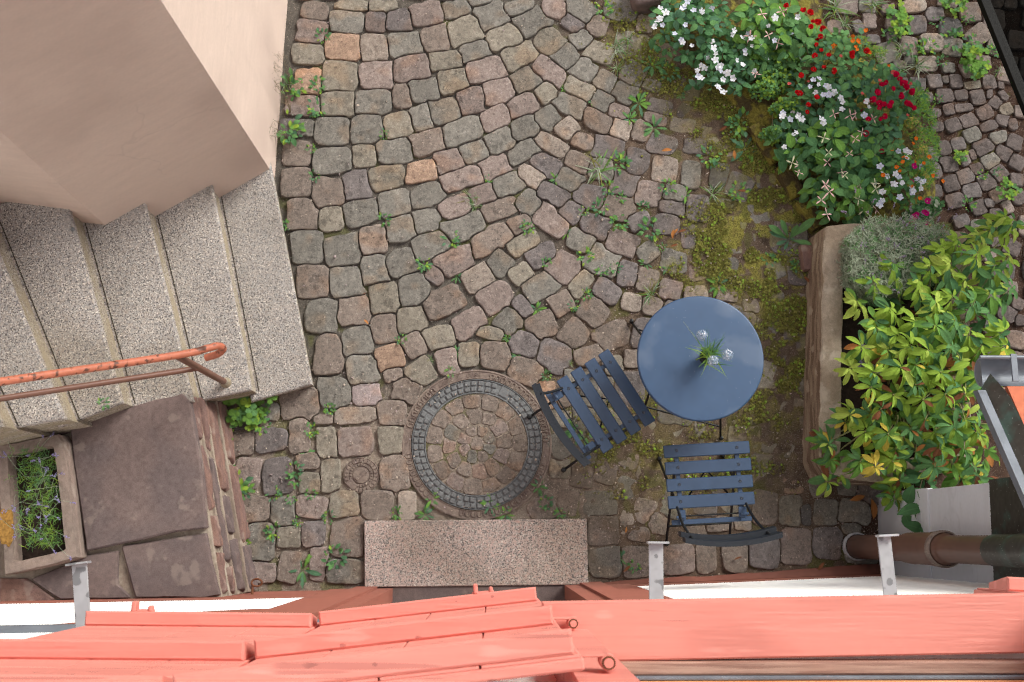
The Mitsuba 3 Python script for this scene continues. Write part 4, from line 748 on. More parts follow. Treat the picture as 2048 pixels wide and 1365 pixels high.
# ------------------------------------------------------------------ downpipe
dp = thing('drainpipe', 'brown drainpipe with a dark copper upper length on the pale side wall', 'drainpipe')
px, py = 1.945, -.052
obj('lower_pipe', lathe([(.062, 0), (.062, .70), (.068, .702), (.072, .75), (.072, 1.02), (.076, 1.03), (.076, 1.07), (.069, 1.08), (.066, 1.15), (.058, 1.16), (.058, 1.60)], 40, (px, py, 0)), 'brown_pipe_paint', dp, smooth=40)
obj('joint_ring', lathe([(.074, 1.082), (.080, 1.09), (.080, 1.115), (.072, 1.125)], 40, (px, py, 0)), 'cast_iron_brown', dp, smooth=40, label='rough brown pipe collar')
obj('foot_ring', lathe([(.064, .0), (.066, .035), (.071, .038), (.075, .03), (.076, 0)], 40, (px, py, 0)), 'grey_render', dp, smooth=40)
obj('upper_pipe', cat([lathe([(.061, 1.57), (.061, 1.78), (.064, 1.785), (.064, 1.80), (.061, 1.805), (.061, 2.6)], 40, (px, py, 0)), lathe([(.061, 1.57), (.057, 1.57)], 40, (px, py, 0))]), 'weathered_copper', dp, smooth=40)

# ------------------------------------------------------------------ lean-to on the right
sd = thing('lean_to', 'pale grey lean-to wall with dark copper cladding, tiled roof and zinc gutter at right edge', 'lean-to')
wa, wb = np.array([2.084, .223]), np.array([2.068, -.20])
obj('wall', prism([wa, wb, (3.4, -.20), (3.4, .223)], -.05, 1.31), 'grey_render', sd)
obj('plinth', prism([wa + [-.008, .006], wb + [-.008, 0], wb + [.02, 0], wa + [.02, .006]], -.05, .66, c=.004), 'grey_render', sd)
def roof_z(y): return 1.47 + .68 * (.60 - y)
ys = [.60, -.20]
obj('cladding', (np.array([(2.072, .235, 1.30), (2.056, -.20, 1.30), (2.056, -.20, roof_z(-.2)), (2.072, .235, roof_z(.235)), (2.10, .235, 1.30), (2.10, .235, roof_z(.235)), (2.10, -.2, 1.3), (3.4, .235, 1.30), (3.4, .235, roof_z(.235))]), np.array([[0, 1, 2], [0, 2, 3], [0, 3, 5], [0, 5, 4], [0, 4, 6], [0, 6, 1], [4, 5, 8], [4, 8, 7]])), 'weathered_copper', sd)
def slope_slab(x0, x1, y0, y1, t0, t1, m, name, label=None):
    v = [(x, y, roof_z(y) + t) for t in (t0, t1) for x, y in ((x0, y0), (x1, y0), (x1, y1), (x0, y1))]
    h = trimesh.convex.convex_hull(np.array(v)); obj(name, (np.array(h.vertices), np.array(h.faces)), m, sd, label=label)
slope_slab(2.06, 3.4, -.20, .60, -.05, -.01, 'brown_wood', 'roof_deck')
slope_slab(1.965, 1.998, -.20, .585, -.03, .012, 'zinc_sheet', 'verge_rail', 'bright zinc verge strip')
v = np.array([(1.997, .60, roof_z(.60) - .01), (1.997, -.2, roof_z(-.2) - .01), (2.075, -.2, roof_z(-.2) + .05), (2.062, .55, roof_z(.55) + .055), (2.030, .655, roof_z(.655) + .045)])
obj('verge_flashing', (v, np.array([[0, 1, 2], [0, 2, 3], [0, 3, 4]])), 'weathered_copper', sd, label='dark folded metal flashing')
for r in range(4):
    for c in range(5):
        x0, y1 = 2.085 + c * .20, .60 - r * .22
        v = [(x, y, roof_z(y) + (.012 if y > y1 - .1 else .0) + dz) for dz in (-.008, .014) for x, y in ((x0, y1), (x0 + .19, y1), (x0 + .19, y1 - .24), (x0, y1 - .24))]
        h = trimesh.convex.convex_hull(np.array(v)); obj('roof_tile', (np.array(h.vertices), np.array(h.faces)), 'roof_clay', sd)
gx0, gy, gz = 2.005, .665, 1.455; th = np.linspace(math.pi, 2 * math.pi, 13)
prof = [(gy + .058 * math.cos(t), gz + .058 * math.sin(t)) for t in th]
v = np.array([(x, a, b) for x in (gx0, 3.4) for a, b in prof]); n_ = len(prof)
gut = (v, np.array([[i, i + 1, n_ + i + 1] for i in range(n_ - 1)] + [[i, n_ + i + 1, n_ + i] for i in range(n_ - 1)]))
endc = (np.array([(gx0, a, b) for a, b in prof] + [(gx0, gy, gz)]), np.array([[i, i + 1, n_] for i in range(n_ - 1)]))
g_ = obj('gutter', cat([gut, endc]), 'zinc_sheet', sd, smooth=30)
obj('bead', tube([(gx0 - .004, gy + .060, gz + .004), (3.4, gy + .060, gz + .004)], .009, 10), 'zinc_sheet', g_, smooth=50)
obj('end_rim', tube([(gx0, a, b) for a, b in prof[::-1]], .004, 6), 'zinc_sheet', g_, smooth=50)
obj('hanger', cbox(2.125, 2.150, gy - .04, gy + .074, gz + .006, gz + .0145, .001), 'zinc_sheet', g_)

# ------------------------------------------------------------------ dark glass panel at upper right
ga, gb = at(1952, -8, 1.0), at(2049, 232, 1.0); d = (gb - ga)[:2]; d /= np.linalg.norm(d); nrm = np.array([-d[1], d[0]]); nrm = nrm if nrm[0] > 0 else -nrm
ga2, gb2 = ga[:2] - d * .5, gb[:2] + d * .35; an = math.atan2(d[1], d[0]); Lg = np.linalg.norm(gb2 - ga2); sg = 1 if (rz(an) @ [0, 1, 0])[:2] @ nrm > 0 else -1
gp = thing('glass_canopy', 'black framed canopy of dark tinted glass at the upper right corner', 'canopy')
for w0, w1, z0, z1 in ((0, .020, .99, 1.025), (.022, .036, .985, 1.012), (.038, .062, .98, 1.0)):
    a, b = sorted((sg * w0, sg * w1)); obj('frame', mv(cbox(0, Lg, a, b, z0, z1, .002), rz(an), (*ga2, 0)), 'black_frame', gp)
a, b = sorted((sg * .86, sg * .92)); obj('frame', mv(cbox(0, Lg, a, b, .98, 1.02, .002), rz(an), (*ga2, 0)), 'black_frame', gp)
for x in (0, Lg - .06): a, b = sorted((sg * .063, sg * .859)); obj('frame', mv(cbox(x, x + .06, a, b, .98, 1.02, .002), rz(an), (*ga2, 0)), 'black_frame', gp)
P = [np.r_[ga2 + d * .06 + nrm * .06, .995], np.r_[gb2 - d * .06 + nrm * .06, .995], np.r_[gb2 - d * .06 + nrm * .86, .995], np.r_[ga2 + d * .06 + nrm * .86, .995]]
obj('pane', (np.array(P), np.array([[0, 1, 2], [0, 2, 3]])), 'tinted_glass', gp)
for q in ((.03, .89), (Lg - .03, .89)):
    c = ga2 + d * q[0] + nrm * q[1]; obj('post', cbox(c[0] - .02, c[0] + .02, c[1] - .02, c[1] + .02, 0, .979, .003), 'black_frame', gp)

# ------------------------------------------------------------------ bistro table and chairs
tb = thing('bistro_table', 'round dark blue grey metal bistro table with thin folding legs', 'table'); tc = at(1401.5, 716, .72)[:2]; TR = .306
obj('tabletop', mv(lathe([(TR - .008, .690), (TR - .001, .693), (TR, .700), (TR, .712), (TR - .003, .7175), (TR - .008, .7195), (TR - .05, .7203), (.15, .7212), (0, .7216)], 96), t=(*tc, 0)), 'anthracite_paint', tb, smooth=40)
F1, F2 = at(1440, 878, 0)[:2], at(1282, 836, 0)[:2]; F3, F4 = 2 * tc - F1, 2 * tc - F2
for A, Bq in ((F1, F2), (F3, F4)):
    tA, tB = tc + (F4 - tc) * .55 if A is F1 else tc + (F2 - tc) * .55, tc + (F3 - tc) * .55 if A is F1 else tc + (F1 - tc) * .55
    for p, q in ((A, tA), (Bq, tB)):
        obj('leg', tube([(*p, .012), (*q, .692)], .0065, 8), 'black_paint', tb, smooth=50)
        obj('foot', lathe([(0, .03), (.009, .028), (.012, .004), (.012, 0)], 12, (*p, 0.02)), 'black_paint', tb, smooth=50)
    k = .13; obj('crossbar', tube([(*(A + (tA - A) * k), .692 * k), (*(Bq + (tB - Bq) * k), .692 * k)], .0055, 8), 'black_paint', tb, smooth=50)

def chair(label, centre, turn):
    ch = thing('folding_chair', label, 'chair', 'folding slatted bistro chairs'); R = rz(turn); t = (*centre, 0); m_ = 'slat_paint'
    W = .432
    for k, y in enumerate((.126, .042, -.042, -.126)):
        s = obj('slat', mv(cbox(-W / 2, W / 2, y - .0315, y + .0315, .437, .452, .004), R, t), m_, ch)
        for x in (-.152, .152): obj('screw', mv(lathe([(0, .4538), (.003, .4536), (.0034, .4528), (.0065, .4550), (.0078, .4535), (.008, .4518)], 14, (x, y + .002, 0)), R, t), 'screw_steel', s, smooth=40)
    for sx in (-1, 1):
        obj('seat_rail', mv(cbox(sx * .152 - .011, sx * .152 + .011, -.235, .158, .424, .436, .002), R, t), m_, ch)
        x = sx * .172
        obj('hinge_plate', mv(cat([cbox(sx * .152 - .02, sx * .152 + .02, -.215, -.165, .4365, .446, .003), tube([(sx * .14, -.20, .45), (sx * .18, -.20, .45)], .007, 10)]), R, t), m_, ch)
        up_ = bez([(x, .12, .01), (x, -.05, .30), (x, -.165, .47), (x + sx * .004, -.240, .60), (x + sx * .006, -.318, .86)], 5)
        obj('leg', mv(tube(up_, .0072, 8), R, t), 'black_paint', ch, smooth=50)
        x2 = sx * .150; obj('leg', mv(tube([(x2, .11, .425), (x2 + sx * .02, -.33, .01)], .0068, 8), R, t), 'black_paint', ch, smooth=50)
        for p in ((x, .12), (x2 + sx * .02, -.33)): obj('foot', mv(lathe([(0, .035), (.010, .033), (.014, .008), (.013, 0)], 12, (p[0], p[1], .02)), R, t), 'black_paint', ch, smooth=50)
    obj('rear_bar', mv(cbox(-.20, .20, -.236, -.212, .412, .424, .002), R, t), m_, ch)
    obj('stretcher', mv(tube([(-.15, -.195, .415), (.15, -.195, .415)], .004, 8), R, t), 'black_paint', ch, smooth=50)
    obj('stretcher', mv(tube([(-.166, -.24, .105), (.166, -.24, .105)], .0055, 8), R, t), 'black_paint', ch, smooth=50)
    obj('brace', mv(tube([(-.15, -.16, .40), (0, .03, .385), (.15, -.16, .40)], .0055, 8), R, t), 'black_paint', ch, smooth=50)
    for q, (z, dy) in enumerate(((.74, -.290), (.835, -.316))):
        xs = np.linspace(-.222, .222, 15); yb = dy - .028 * (1 - (xs / .222) ** 2) + .012
        v = [];
        for x, y in zip(xs, yb): v += [(x, y - .008, z - .036), (x, y + .013, z - .036), (x, y + .008, z + .036), (x, y - .015, z + .036)]
        f = []
        for i in range(14):
            for k in range(4): a, b = i * 4 + k, i * 4 + (k + 1) % 4; f += [[a, b, b + 4], [a, b + 4, a + 4]]
        f += [[0, 2, 1], [0, 3, 2], [56, 57, 58], [56, 58, 59]]
        obj('backrest_slat', mv((np.array(v), np.array(f)), R, t), 'shaded_slat_paint', ch, smooth=30)
chair('folding slatted metal chair turned towards the table beside the manhole cover', at(1211.5, 802, .45)[:2], math.radians(-57.6))
chair('folding slatted metal chair squarely in front of the table near the house wall', at(1418, 950, .45)[:2], math.radians(3.2))

# ------------------------------------------------------------------ trough, boulder, brick
tr = thing('stone_trough', 'long weathered sandstone trough full of shrubs at the right', 'trough')
to = dense([(1652, 452), (1690, 445), (1800, 450), (1935, 462), (1942, 700), (1945, 930), (1830, 962), (1720, 962), (1655, 948), (1640, 915), (1644, 700), (1648, 500)], .30, .03)
ti = offset_ring(to, .112)
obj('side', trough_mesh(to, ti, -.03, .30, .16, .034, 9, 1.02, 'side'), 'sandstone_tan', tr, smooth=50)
obj('rim', trough_mesh(to, ti, -.03, .30, .16, .034, 9, 1.02, 'rim'), 'trough_rim_stone', tr, smooth=50, label='paler upper rim of the trough')  # rim in a paler stone colour than the side
sv = np.array(Polygon(ti).buffer(.02).segmentize(.03).exterior.coords)[:-1]; obj('soil', prism(sv, .12, .225), 'dark_soil', tr)
whole('boulder', mv(rock(.24, .17, .16, 8, .02, 9, 3, 1.0), rz(.2), at(1300, -12, .06)), 'sandstone_dark', 'rounded dark purple boulder at the top edge beside the flower bed', 'boulder', smooth=True)
whole('brick', mv(rock(.055, .145, .07, 3, .006, 16, 3, .3), rz(.08), at(1611, 517, .05)), 'sandstone_red', 'pinkish broken brick leaning against the trough side', 'brick', smooth=40)
whole('rubble_stone', mv(rock(.10, .075, .05, 5, .012, 12, 3, .6), rz(.5), at(1535, 268, .03)), 'granite_grey', 'grey angular stone lying in the moss by the flower bed', 'stone', smooth=40)

# ------------------------------------------------------------------ plants
def leaf(L, W, fold=.25, curl=.3, peak=.45, stalk=.12, rows=6, tip=1.0, tone=0, lobes=0):
    """A leaf along +x from its stalk: 3 columns folded along the midrib, drooping towards its tip. uv: tone, across."""
    t = np.linspace(0, 1, rows); k = math.log(.5) / math.log(peak)
    w = np.sin(math.pi * np.clip(t, 0, 1) ** k) ** (.9 * tip) * W / 2
    if lobes: w = w * (1 - .45 * (np.arange(rows) % 2))
    w[0] = max(w[0], .0012); w[-1] = .0004
    x = stalk * L + t * L * (1 - .12 * curl); z = L * (.18 * t - curl * t * t)
    v, u = [], []
    for i in range(rows):
        v += [(x[i], -w[i], z[i] + fold * w[i]), (x[i], 0, z[i]), (x[i], w[i], z[i] + fold * w[i])]
        u += [(lf(tone), 0), (lf(tone), .5), (lf(tone), 1)]
    f = []
    for i in range(rows - 1):
        a = 3 * i; f += [[a, a + 3, a + 4], [a, a + 4, a + 1], [a + 1, a + 4, a + 5], [a + 1, a + 5, a + 2]]
    if stalk:
        n = len(v); s = .0012; v += [(0, -s, 0), (0, s, 0), (stalk * L, s, z[0]), (stalk * L, -s, z[0])]; u += [(lf(tone), .5)] * 4; f += [[n, n + 2, n + 1], [n, n + 3, n + 2]]
    return np.array(v, float), np.array(f), np.array(u, float)
def aim(az, el, roll=0.0):
    """Rotation that points +x to azimuth az and elevation el."""
    ca, sa, ce, se = math.cos(az), math.sin(az), math.cos(el), math.sin(el)
    X = np.array([ca * ce, sa * ce, se]); Y = np.array([-sa, ca, 0.0]); Z = np.cross(X, Y)
    c, s = math.cos(roll), math.sin(roll); Y2, Z2 = Y * c + Z * s, Z * c - Y * s
    return np.stack([X, Y2, Z2], 1)
def petal(L, W, tone, cup=.1, rows=3, peak=.62):
    t = np.linspace(0, 1, rows + 1); k = math.log(.5) / math.log(peak); w = np.sin(math.pi * (.06 + .88 * t) ** k) * W / 2
    v, f = [], []
    for i in range(rows + 1): v += [(t[i] * L, -w[i], cup * L * t[i] ** 2 + .1 * w[i]), (t[i] * L, w[i], cup * L * t[i] ** 2 + .1 * w[i])]
    for i in range(rows): a = 2 * i; f += [[a, a + 2, a + 3], [a, a + 3, a + 1]]
    return np.array(v), np.array(f), np.tile([pt(tone), .5], (len(v), 1))
def flower(n, L, W, tone, cup=.1, el=.15, jit=.15, seed=0):
    r = np.random.default_rng(seed); out = []
    for i in range(n):
        p = petal(L * r.uniform(.9, 1.1), W * r.uniform(.9, 1.1), tone, cup); out.append(mv(p, aim(i / n * 2 * math.pi + r.normal(0, jit), el + r.normal(0, .12))))
    e = trimesh.creation.icosahedron(); out.append((np.array(e.vertices) * W * .16, np.array(e.faces), np.tile([pt(10), .5], (12, 1))))
    return cat(out)
prng = np.random.default_rng(77)
def lp(*a, **k): return mikit.ply(*(lambda m: (m[:2],))(leaf(*a, **k)), 'leaf', smooth=True, uv=leaf(*a, **k)[2])
def pp(m): return mikit.ply(m[:2], 'petal', smooth=False, uv=m[2])

IMP = {t: [(leaf(1, w, .22, c, .42, .14, 7, .85, t)) for w, c in ((.56, .35), (.50, .5), (.62, .25))] for t in (0, 1, 2, 11)}
IMPL = {t: [mikit.ply(m[:2], 'leaf', smooth=True, uv=m[2]) for m in v] for t, v in IMP.items()}
FL = {'white': [pp(flower(5, .020, .0155, t, -.05, c_, .16, i)) for i, (t, c_) in enumerate(((0, .2), (1, .35), (0, .05), (0, .6)))], 'red': [pp(flower(7, .017, .019, 2, .5, .5, .3, i)) for i in range(3)],
      'crimson': [pp(flower(8, .018, .020, 3, .5, .5, .3, i)) for i in range(3)], 'salmon': [pp(flower(6, .015, .016, 6, .3, .5, .3, i)) for i in range(2)],
      'star': [pp(flower(4, .034, .008, t, -.1, .1, .12, i)) for i, t in enumerate((5, 10, 5))], 'orange': [pp(flower(8, .012, .012, 7, .1, .3, .2, i)) for i in range(2)], 'magenta': [pp(flower(5, .017, .019, 4, .2, .3, .2, i)) for i in range(2)]}
def stems(c, pts, r=.0022): return cat([tube(bez([c, (np.asarray(c) * .4 + np.asarray(p) * .6) + [0, 0, -.02], p], 3), r, 5, False) for p in pts])
def bedding(label, catg, px, py, rx_, ry_, h, n_leaf, size, tones, flowers, n_fl, group=None, fpos=None):
    """A bushy bedding plant: shoots with whorls of leaves over a dome, flowers held at the shoot tips."""
    th_ = thing('bedding_plant', label, catg, group); zc = h * .7; c = at(px, py, zc); c0 = np.array([c[0], c[1], .07]); sx, sy = rx_ / 400, ry_ / 400
    tips = []; k = 0
    nw = max(5, n_leaf // 7)
    for i in range(nw):
        a = i * 2.39996; rr = math.sqrt((i + .5) / nw); tips.append(np.array([c[0] + sx * rr * math.cos(a), c[1] + sy * rr * math.sin(a), .10 + (h - .10) * math.sqrt(max(.02, 1 - (rr * .93) ** 2)) + prng.normal(0, .018)]))
    obj('stem', stems(c0, tips), 'twig_bark', th_, smooth=True)
    inner = []
    for i, p in enumerate(tips):
        a0 = prng.uniform(0, 6.28)
        for q in range(7):
            L = size * prng.uniform(.65, 1.15) * (1.0 if q < 5 else .6); el = (-.15 if q < 5 else .5) + prng.normal(0, .22)
            R = aim(a0 + q * 1.257 + (.6 if q >= 5 else 0) + prng.normal(0, .2), el, prng.normal(0, .25)); d = IMPL[prng.choice(tones)][prng.integers(3)]
            obj('leaf', d, None, th_, tw=M4(R, p - [0, 0, .004 * q], L)); k += 1
        for q in range(9):
            m = IMP[prng.choice(tones)][prng.integers(3)]
            inner.append(mv(m, aim(prng.uniform(0, 6.28), prng.normal(-.2, .3)), p * [1, 1, 0] + [prng.normal(0, .03), prng.normal(0, .03), p[2] - prng.uniform(.03, .10)], size * prng.uniform(.7, 1.05)))
    m = cat(inner); obj('leaf', m, 'leaf', th_, smooth=True, kind='stuff', label='shaded inner leaves of the plant')
    spots = [at(a, b, h + .015) for a, b in fpos] if fpos else []
    while len(spots) < n_fl:
        a, rr = prng.uniform(0, 6.28), math.sqrt(prng.random()); spots.append(np.array([c[0] + sx * rr * math.cos(a), c[1] + sy * rr * math.sin(a), .115 + (h - .10) * math.sqrt(max(.02, 1 - (rr * .9) ** 2))]))
    for p in spots:
        kind = flowers[prng.integers(len(flowers))]; obj('flower', FL[kind][prng.integers(len(FL[kind]))], None, th_, tw=M4(aim(prng.uniform(0, 6.28), prng.normal(.12, .3), prng.normal(0, .3)), p + prng.normal(0, .004, 3), prng.uniform(.65, 1.05) * (1.45 if kind in ('red', 'crimson') else 1.15)))
    return th_
# soil mound and its mossy kerb
bedpx = [(1325, -60), (1330, 30), (1380, 110), (1450, 190), (1550, 290), (1610, 390), (1655, 452), (1720, 470), (1850, 460), (1868, 380), (1840, 260), (1770, 160), (1650, 60), (1610, -60)]
P = Polygon([at(*q, .03)[:2] for q in bedpx]).buffer(.03).buffer(-.01); bp = np.array(P.exterior.segmentize(.05).coords)[:-1]
xs = np.arange(P.bounds[0] - .1, P.bounds[2] + .1, .03); ys_ = np.arange(P.bounds[1] - .1, P.bounds[3] + .1, .03); X, Y = np.meshgrid(xs, ys_)
ins = np.array([P.exterior.distance(shapely.Point(a, b)) * (1 if P.contains(shapely.Point(a, b)) else -1) for a, b in zip(X.ravel(), Y.ravel())])
pz = np.c_[X.ravel(), Y.ravel(), 0 * ins]; pz[:, 2] = -.05 + np.clip((ins + .06) / .12, 0, 1) ** .8 * .115 + .03 * (meshkit.fbm(pz * 9, 4, 2) - .5) * (ins > -.05)
i_ = np.arange(len(ins)).reshape(len(ys_), len(xs)); q_ = np.stack([i_[:-1, :-1].ravel(), i_[:-1, 1:].ravel(), i_[1:, 1:].ravel(), i_[1:, :-1].ravel()], 1); q_ = q_[(ins[q_] > -.07).any(1)]
whole('flower_bed', (pz, q_), 'mossy_earth', 'raised strip of mossy brown earth under the bedding plants', kind='structure', smooth=True)
kerbs = [((1560, 330), (1598, 395)), ((1600, 398), (1640, 458)), ((1505, 248), (1556, 325))]
for a, b in kerbs:
    A, Bq = at(*a, .05)[:2], at(*b, .05)[:2]; L = np.linalg.norm(Bq - A)
    obj('kerb_stone', mv(rock(L - .01, .085, .10, int(L * 1000), .012, 10, 3, .5), rz(math.atan2(*(Bq - A)[::-1])), (*((A + Bq) / 2), .03)), 'mossy_earth', 'flower_bed', smooth=40)

WHITE_A = [(1318, 18), (1330, 24), (1362, 18), (1400, 20), (1316, 45), (1325, 52), (1318, 40), (1352, 68), (1362, 80), (1368, 86), (1382, 90), (1404, 24), (1386, 24), (1371, 52), (1310, 55)]
WHITE_B = [(1428, 100), (1432, 120), (1430, 106), (1397, 140), (1403, 132), (1396, 152), (1402, 158), (1444, 157), (1463, 158), (1440, 178), (1448, 186), (1436, 172), (1466, 68), (1468, 62), (1497, 70), (1486, 76), (1491, 108), (1475, 120), (1504, 94), (1445, 130), (1452, 145)]
bedding('bushy plant with white flowers at the top end of the bed', 'flowering plant', 1385, 45, 88, 75, .30, 120, .062, (0, 0, 1, 2), ['white'], 22, fpos=WHITE_A)
bedding('plant with clusters of white flowers hanging over the left edge of the bed', 'flowering plant', 1455, 130, 72, 66, .26, 110, .058, (0, 0, 2), ['white'], 26, fpos=WHITE_B)
bedding('large leaved plant with pink star flowers near the top of the bed', 'flowering plant', 1545, 60, 82, 75, .36, 112, .080, (0, 1, 11), ['star', 'white'], 12, fpos=[(1566, 22), (1598, 34), (1525, 28), (1483, 132), (1514, 148), (1550, 38), (1538, 52), (1536, 70), (1548, 82)])
RED = [(1575, 16), (1608, 24), (1620, 28), (1622, 45), (1630, 45), (1636, 46), (1632, 92), (1642, 104), (1630, 113), (1658, 112), (1628, 140), (1647, 138), (1664, 142), (1598, 152), (1577, 170), (1594, 187), (1602, 188), (1630, 197), (1617, 224), (1706, 107), (1615, 212)]
bedding('dense plant with scattered scarlet red flowers along the bed', 'flowering plant', 1660, 120, 95, 80, .36, 130, .060, (0, 1, 1, 2), ['red', 'red', 'red', 'salmon'], 28, fpos=RED)
CR = [(1795, 155), (1806, 168), (1800, 160), (1766, 174), (1800, 196), (1818, 213), (1824, 216), (1812, 209), (1745, 200), (1760, 210), (1768, 212), (1775, 216), (1766, 232), (1738, 240), (1752, 190), (1784, 178), (1808, 176), (1773, 165), (1757, 162), (1780, 208), (1760, 216), (1723, 192)]
bedding('plant with bright crimson pink flowers on the paving side of the bed', 'flowering plant', 1768, 190, 76, 66, .36, 100, .060, (0, 1, 2), ['crimson', 'crimson', 'crimson', 'salmon'], 30, fpos=CR)
bedding('low plant dotted with small white flowers in the middle of the bed', 'flowering plant', 1655, 200, 76, 62, .35, 95, .058, (0, 1, 2), ['white'], 24, fpos=[(1626, 162), (1634, 168), (1652, 172), (1655, 176), (1620, 174), (1660, 190), (1668, 188), (1683, 196), (1686, 206), (1632, 186), (1645, 188), (1734, 204), (1735, 210), (1727, 230), (1565, 227), (1596, 234), (1604, 238), (1640, 242), (1646, 246), (1589, 264), (1568, 295), (1564, 232), (1685, 218)])
bedding('big leaved plant with pale pink star flowers overhanging the moss', 'flowering plant', 1672, 300, 100, 72, .37, 140, .088, (0, 1, 0, 11), ['star'], 16, fpos=[(1585, 327), (1597, 345), (1725, 264), (1698, 308), (1650, 371), (1668, 230), (1712, 232), (1700, 232)])
bedding('leafy plant with pink star flowers just above the trough', 'flowering plant', 1690, 390, 70, 48, .33, 84, .076, (0, 1, 11), ['star'], 12, fpos=[(1650, 372), (1662, 384), (1642, 400), (1716, 367), (1653, 430), (1750, 365), (1752, 378), (1752, 420), (1690, 352)])
bedding('plant covered in white flowers at the lower right end of the bed', 'flowering plant', 1795, 352, 62, 58, .33, 84, .050, (1, 1, 0, 11), ['white', 'white', 'white', 'orange'], 34, fpos=[(1795, 337), (1798, 342), (1792, 348), (1764, 352), (1805, 325), (1812, 318), (1765, 385), (1790, 372), (1803, 364), (1826, 385), (1762, 405), (1768, 402), (1760, 336), (1788, 368), (1820, 308), (1812, 300), (1822, 384), (1800, 395), (1757, 410)])
bedding('leafy plant with few white flowers between the red flowers and the top of the bed', 'flowering plant', 1598, 82, 46, 50, .30, 63, .060, (1, 0, 11), ['white', 'red'], 6)
bedding('leafy plant filling the middle of the bed beside the feathery green plant', 'flowering plant', 1745, 275, 60, 62, .30, 84, .066, (1, 0, 2), ['star', 'crimson'], 7)
bedding('leafy plant with small white flowers on the moss side of the bed', 'flowering plant', 1590, 262, 44, 44, .24, 63, .055, (1, 0, 2), ['white'], 9)
bedding('leafy plant with white and red flowers at the left shoulder of the bed', 'flowering plant', 1500, 110, 46, 40, .28, 63, .060, (1, 0, 11), ['white'], 6)
def small_leaf_plant(label, catg, blobs, h, n, size, tones, fl=None, feathery=False, nm='bedding_plant'):
    th_ = thing(nm, label, catg); out = []; n_ = n
    for px_, py_, rx_, ry_ in blobs:
        c = at(px_, py_, h * .7)
        for _ in range(n // len(blobs)):
            a, rr = prng.uniform(0, 6.28), math.sqrt(prng.random()); bump = .04 * float(meshkit.noise(np.array([px_ * .3 + rr * math.cos(a) * 4, rr * math.sin(a) * 4, 1.0]), 3))
            p = np.array([c[0] + rx_ / 390 * rr * math.cos(a), c[1] + ry_ / 390 * rr * math.sin(a), .06 + (h - .06) * math.sqrt(max(.01, 1 - rr * rr * .95)) * prng.uniform(.55, 1.0) + bump])
            if feathery: m = leaf(1, .22, .1, prng.uniform(0, .5), .5, 0, 4, 1, prng.choice(tones))
            else: m = leaf(1, .95, .15, .15, .55, 0, 4, .6, prng.choice(tones))
            out.append(mv(m, aim(prng.uniform(0, 6.28), prng.normal(.15 if not feathery else .5, .35), prng.normal(0, .3)), p, size * prng.uniform(.6, 1.3)))
    obj('foliage', cat(out), 'leaf', th_, smooth=True)
    c = at(blobs[0][0], blobs[0][1], h * .6); obj('stem', stems((c[0], c[1], .05), [at(b[0], b[1], h * .8) for b in blobs] + [(c[0] + .03, c[1], h * .8)]), 'twig_bark', th_, smooth=True)
    for kind, pts, zz in fl or []:
        for a, b in pts: obj('flower', FL[kind][prng.integers(len(FL[kind]))], None, th_, tw=M4(aim(prng.uniform(0, 6.28), prng.normal(.15, .3)), at(a, b, zz), prng.uniform(.9, 1.2)))
small_leaf_plant('cushion of tiny round green leaves between white and red flowers', 'leafy plant', [(1560, 125, 40, 35), (1550, 160, 38, 30), (1530, 178, 30, 20), (1575, 215, 34, 18), (1545, 268, 22, 16)], .24, 1500, .020, (1, 11, 3, 1))
small_leaf_plant('feathery green plant with orange flowers on the paving side of the bed', 'flowering plant', [(1845, 240, 34, 40), (1855, 290, 30, 40), (1830, 200, 34, 30), (1850, 345, 24, 34)], .26, 2200, .022, (1, 11, 3, 11), [('orange', [(1832, 278), (1826, 288), (1784, 300), (1808, 316), (1829, 325), (1847, 327), (1865, 352), (1885, 363), (1840, 398), (1858, 315), (1807, 318)], .27)], True)
small_leaf_plant('orange flowered plant with fine leaves behind the red flowers', 'flowering plant', [(1715, 95, 40, 26), (1680, 92, 30, 22), (1750, 110, 26, 18)], .25, 1000, .020, (1, 3, 11, 9), [('orange', [(1706, 72), (1732, 62), (1716, 82), (1670, 90), (1664, 94), (1711, 94), (1714, 100), (1733, 100), (1738, 106), (1643, 80), (1777, 133), (1602, 96), (1687, 98), (1705, 82), (1718, 88), (1673, 86)], .27)], True)
small_leaf_plant('small magenta flowered plant between the bed and the lavender', 'flowering plant', [(1838, 432, 26, 22), (1860, 415, 22, 20)], .24, 420, .026, (8, 1, 0), [('magenta', [(1826, 434), (1830, 438), (1848, 425), (1852, 428), (1822, 448), (1824, 444), (1853, 448), (1827, 333), (1822, 365), (1854, 403), (1832, 430)], .30)])

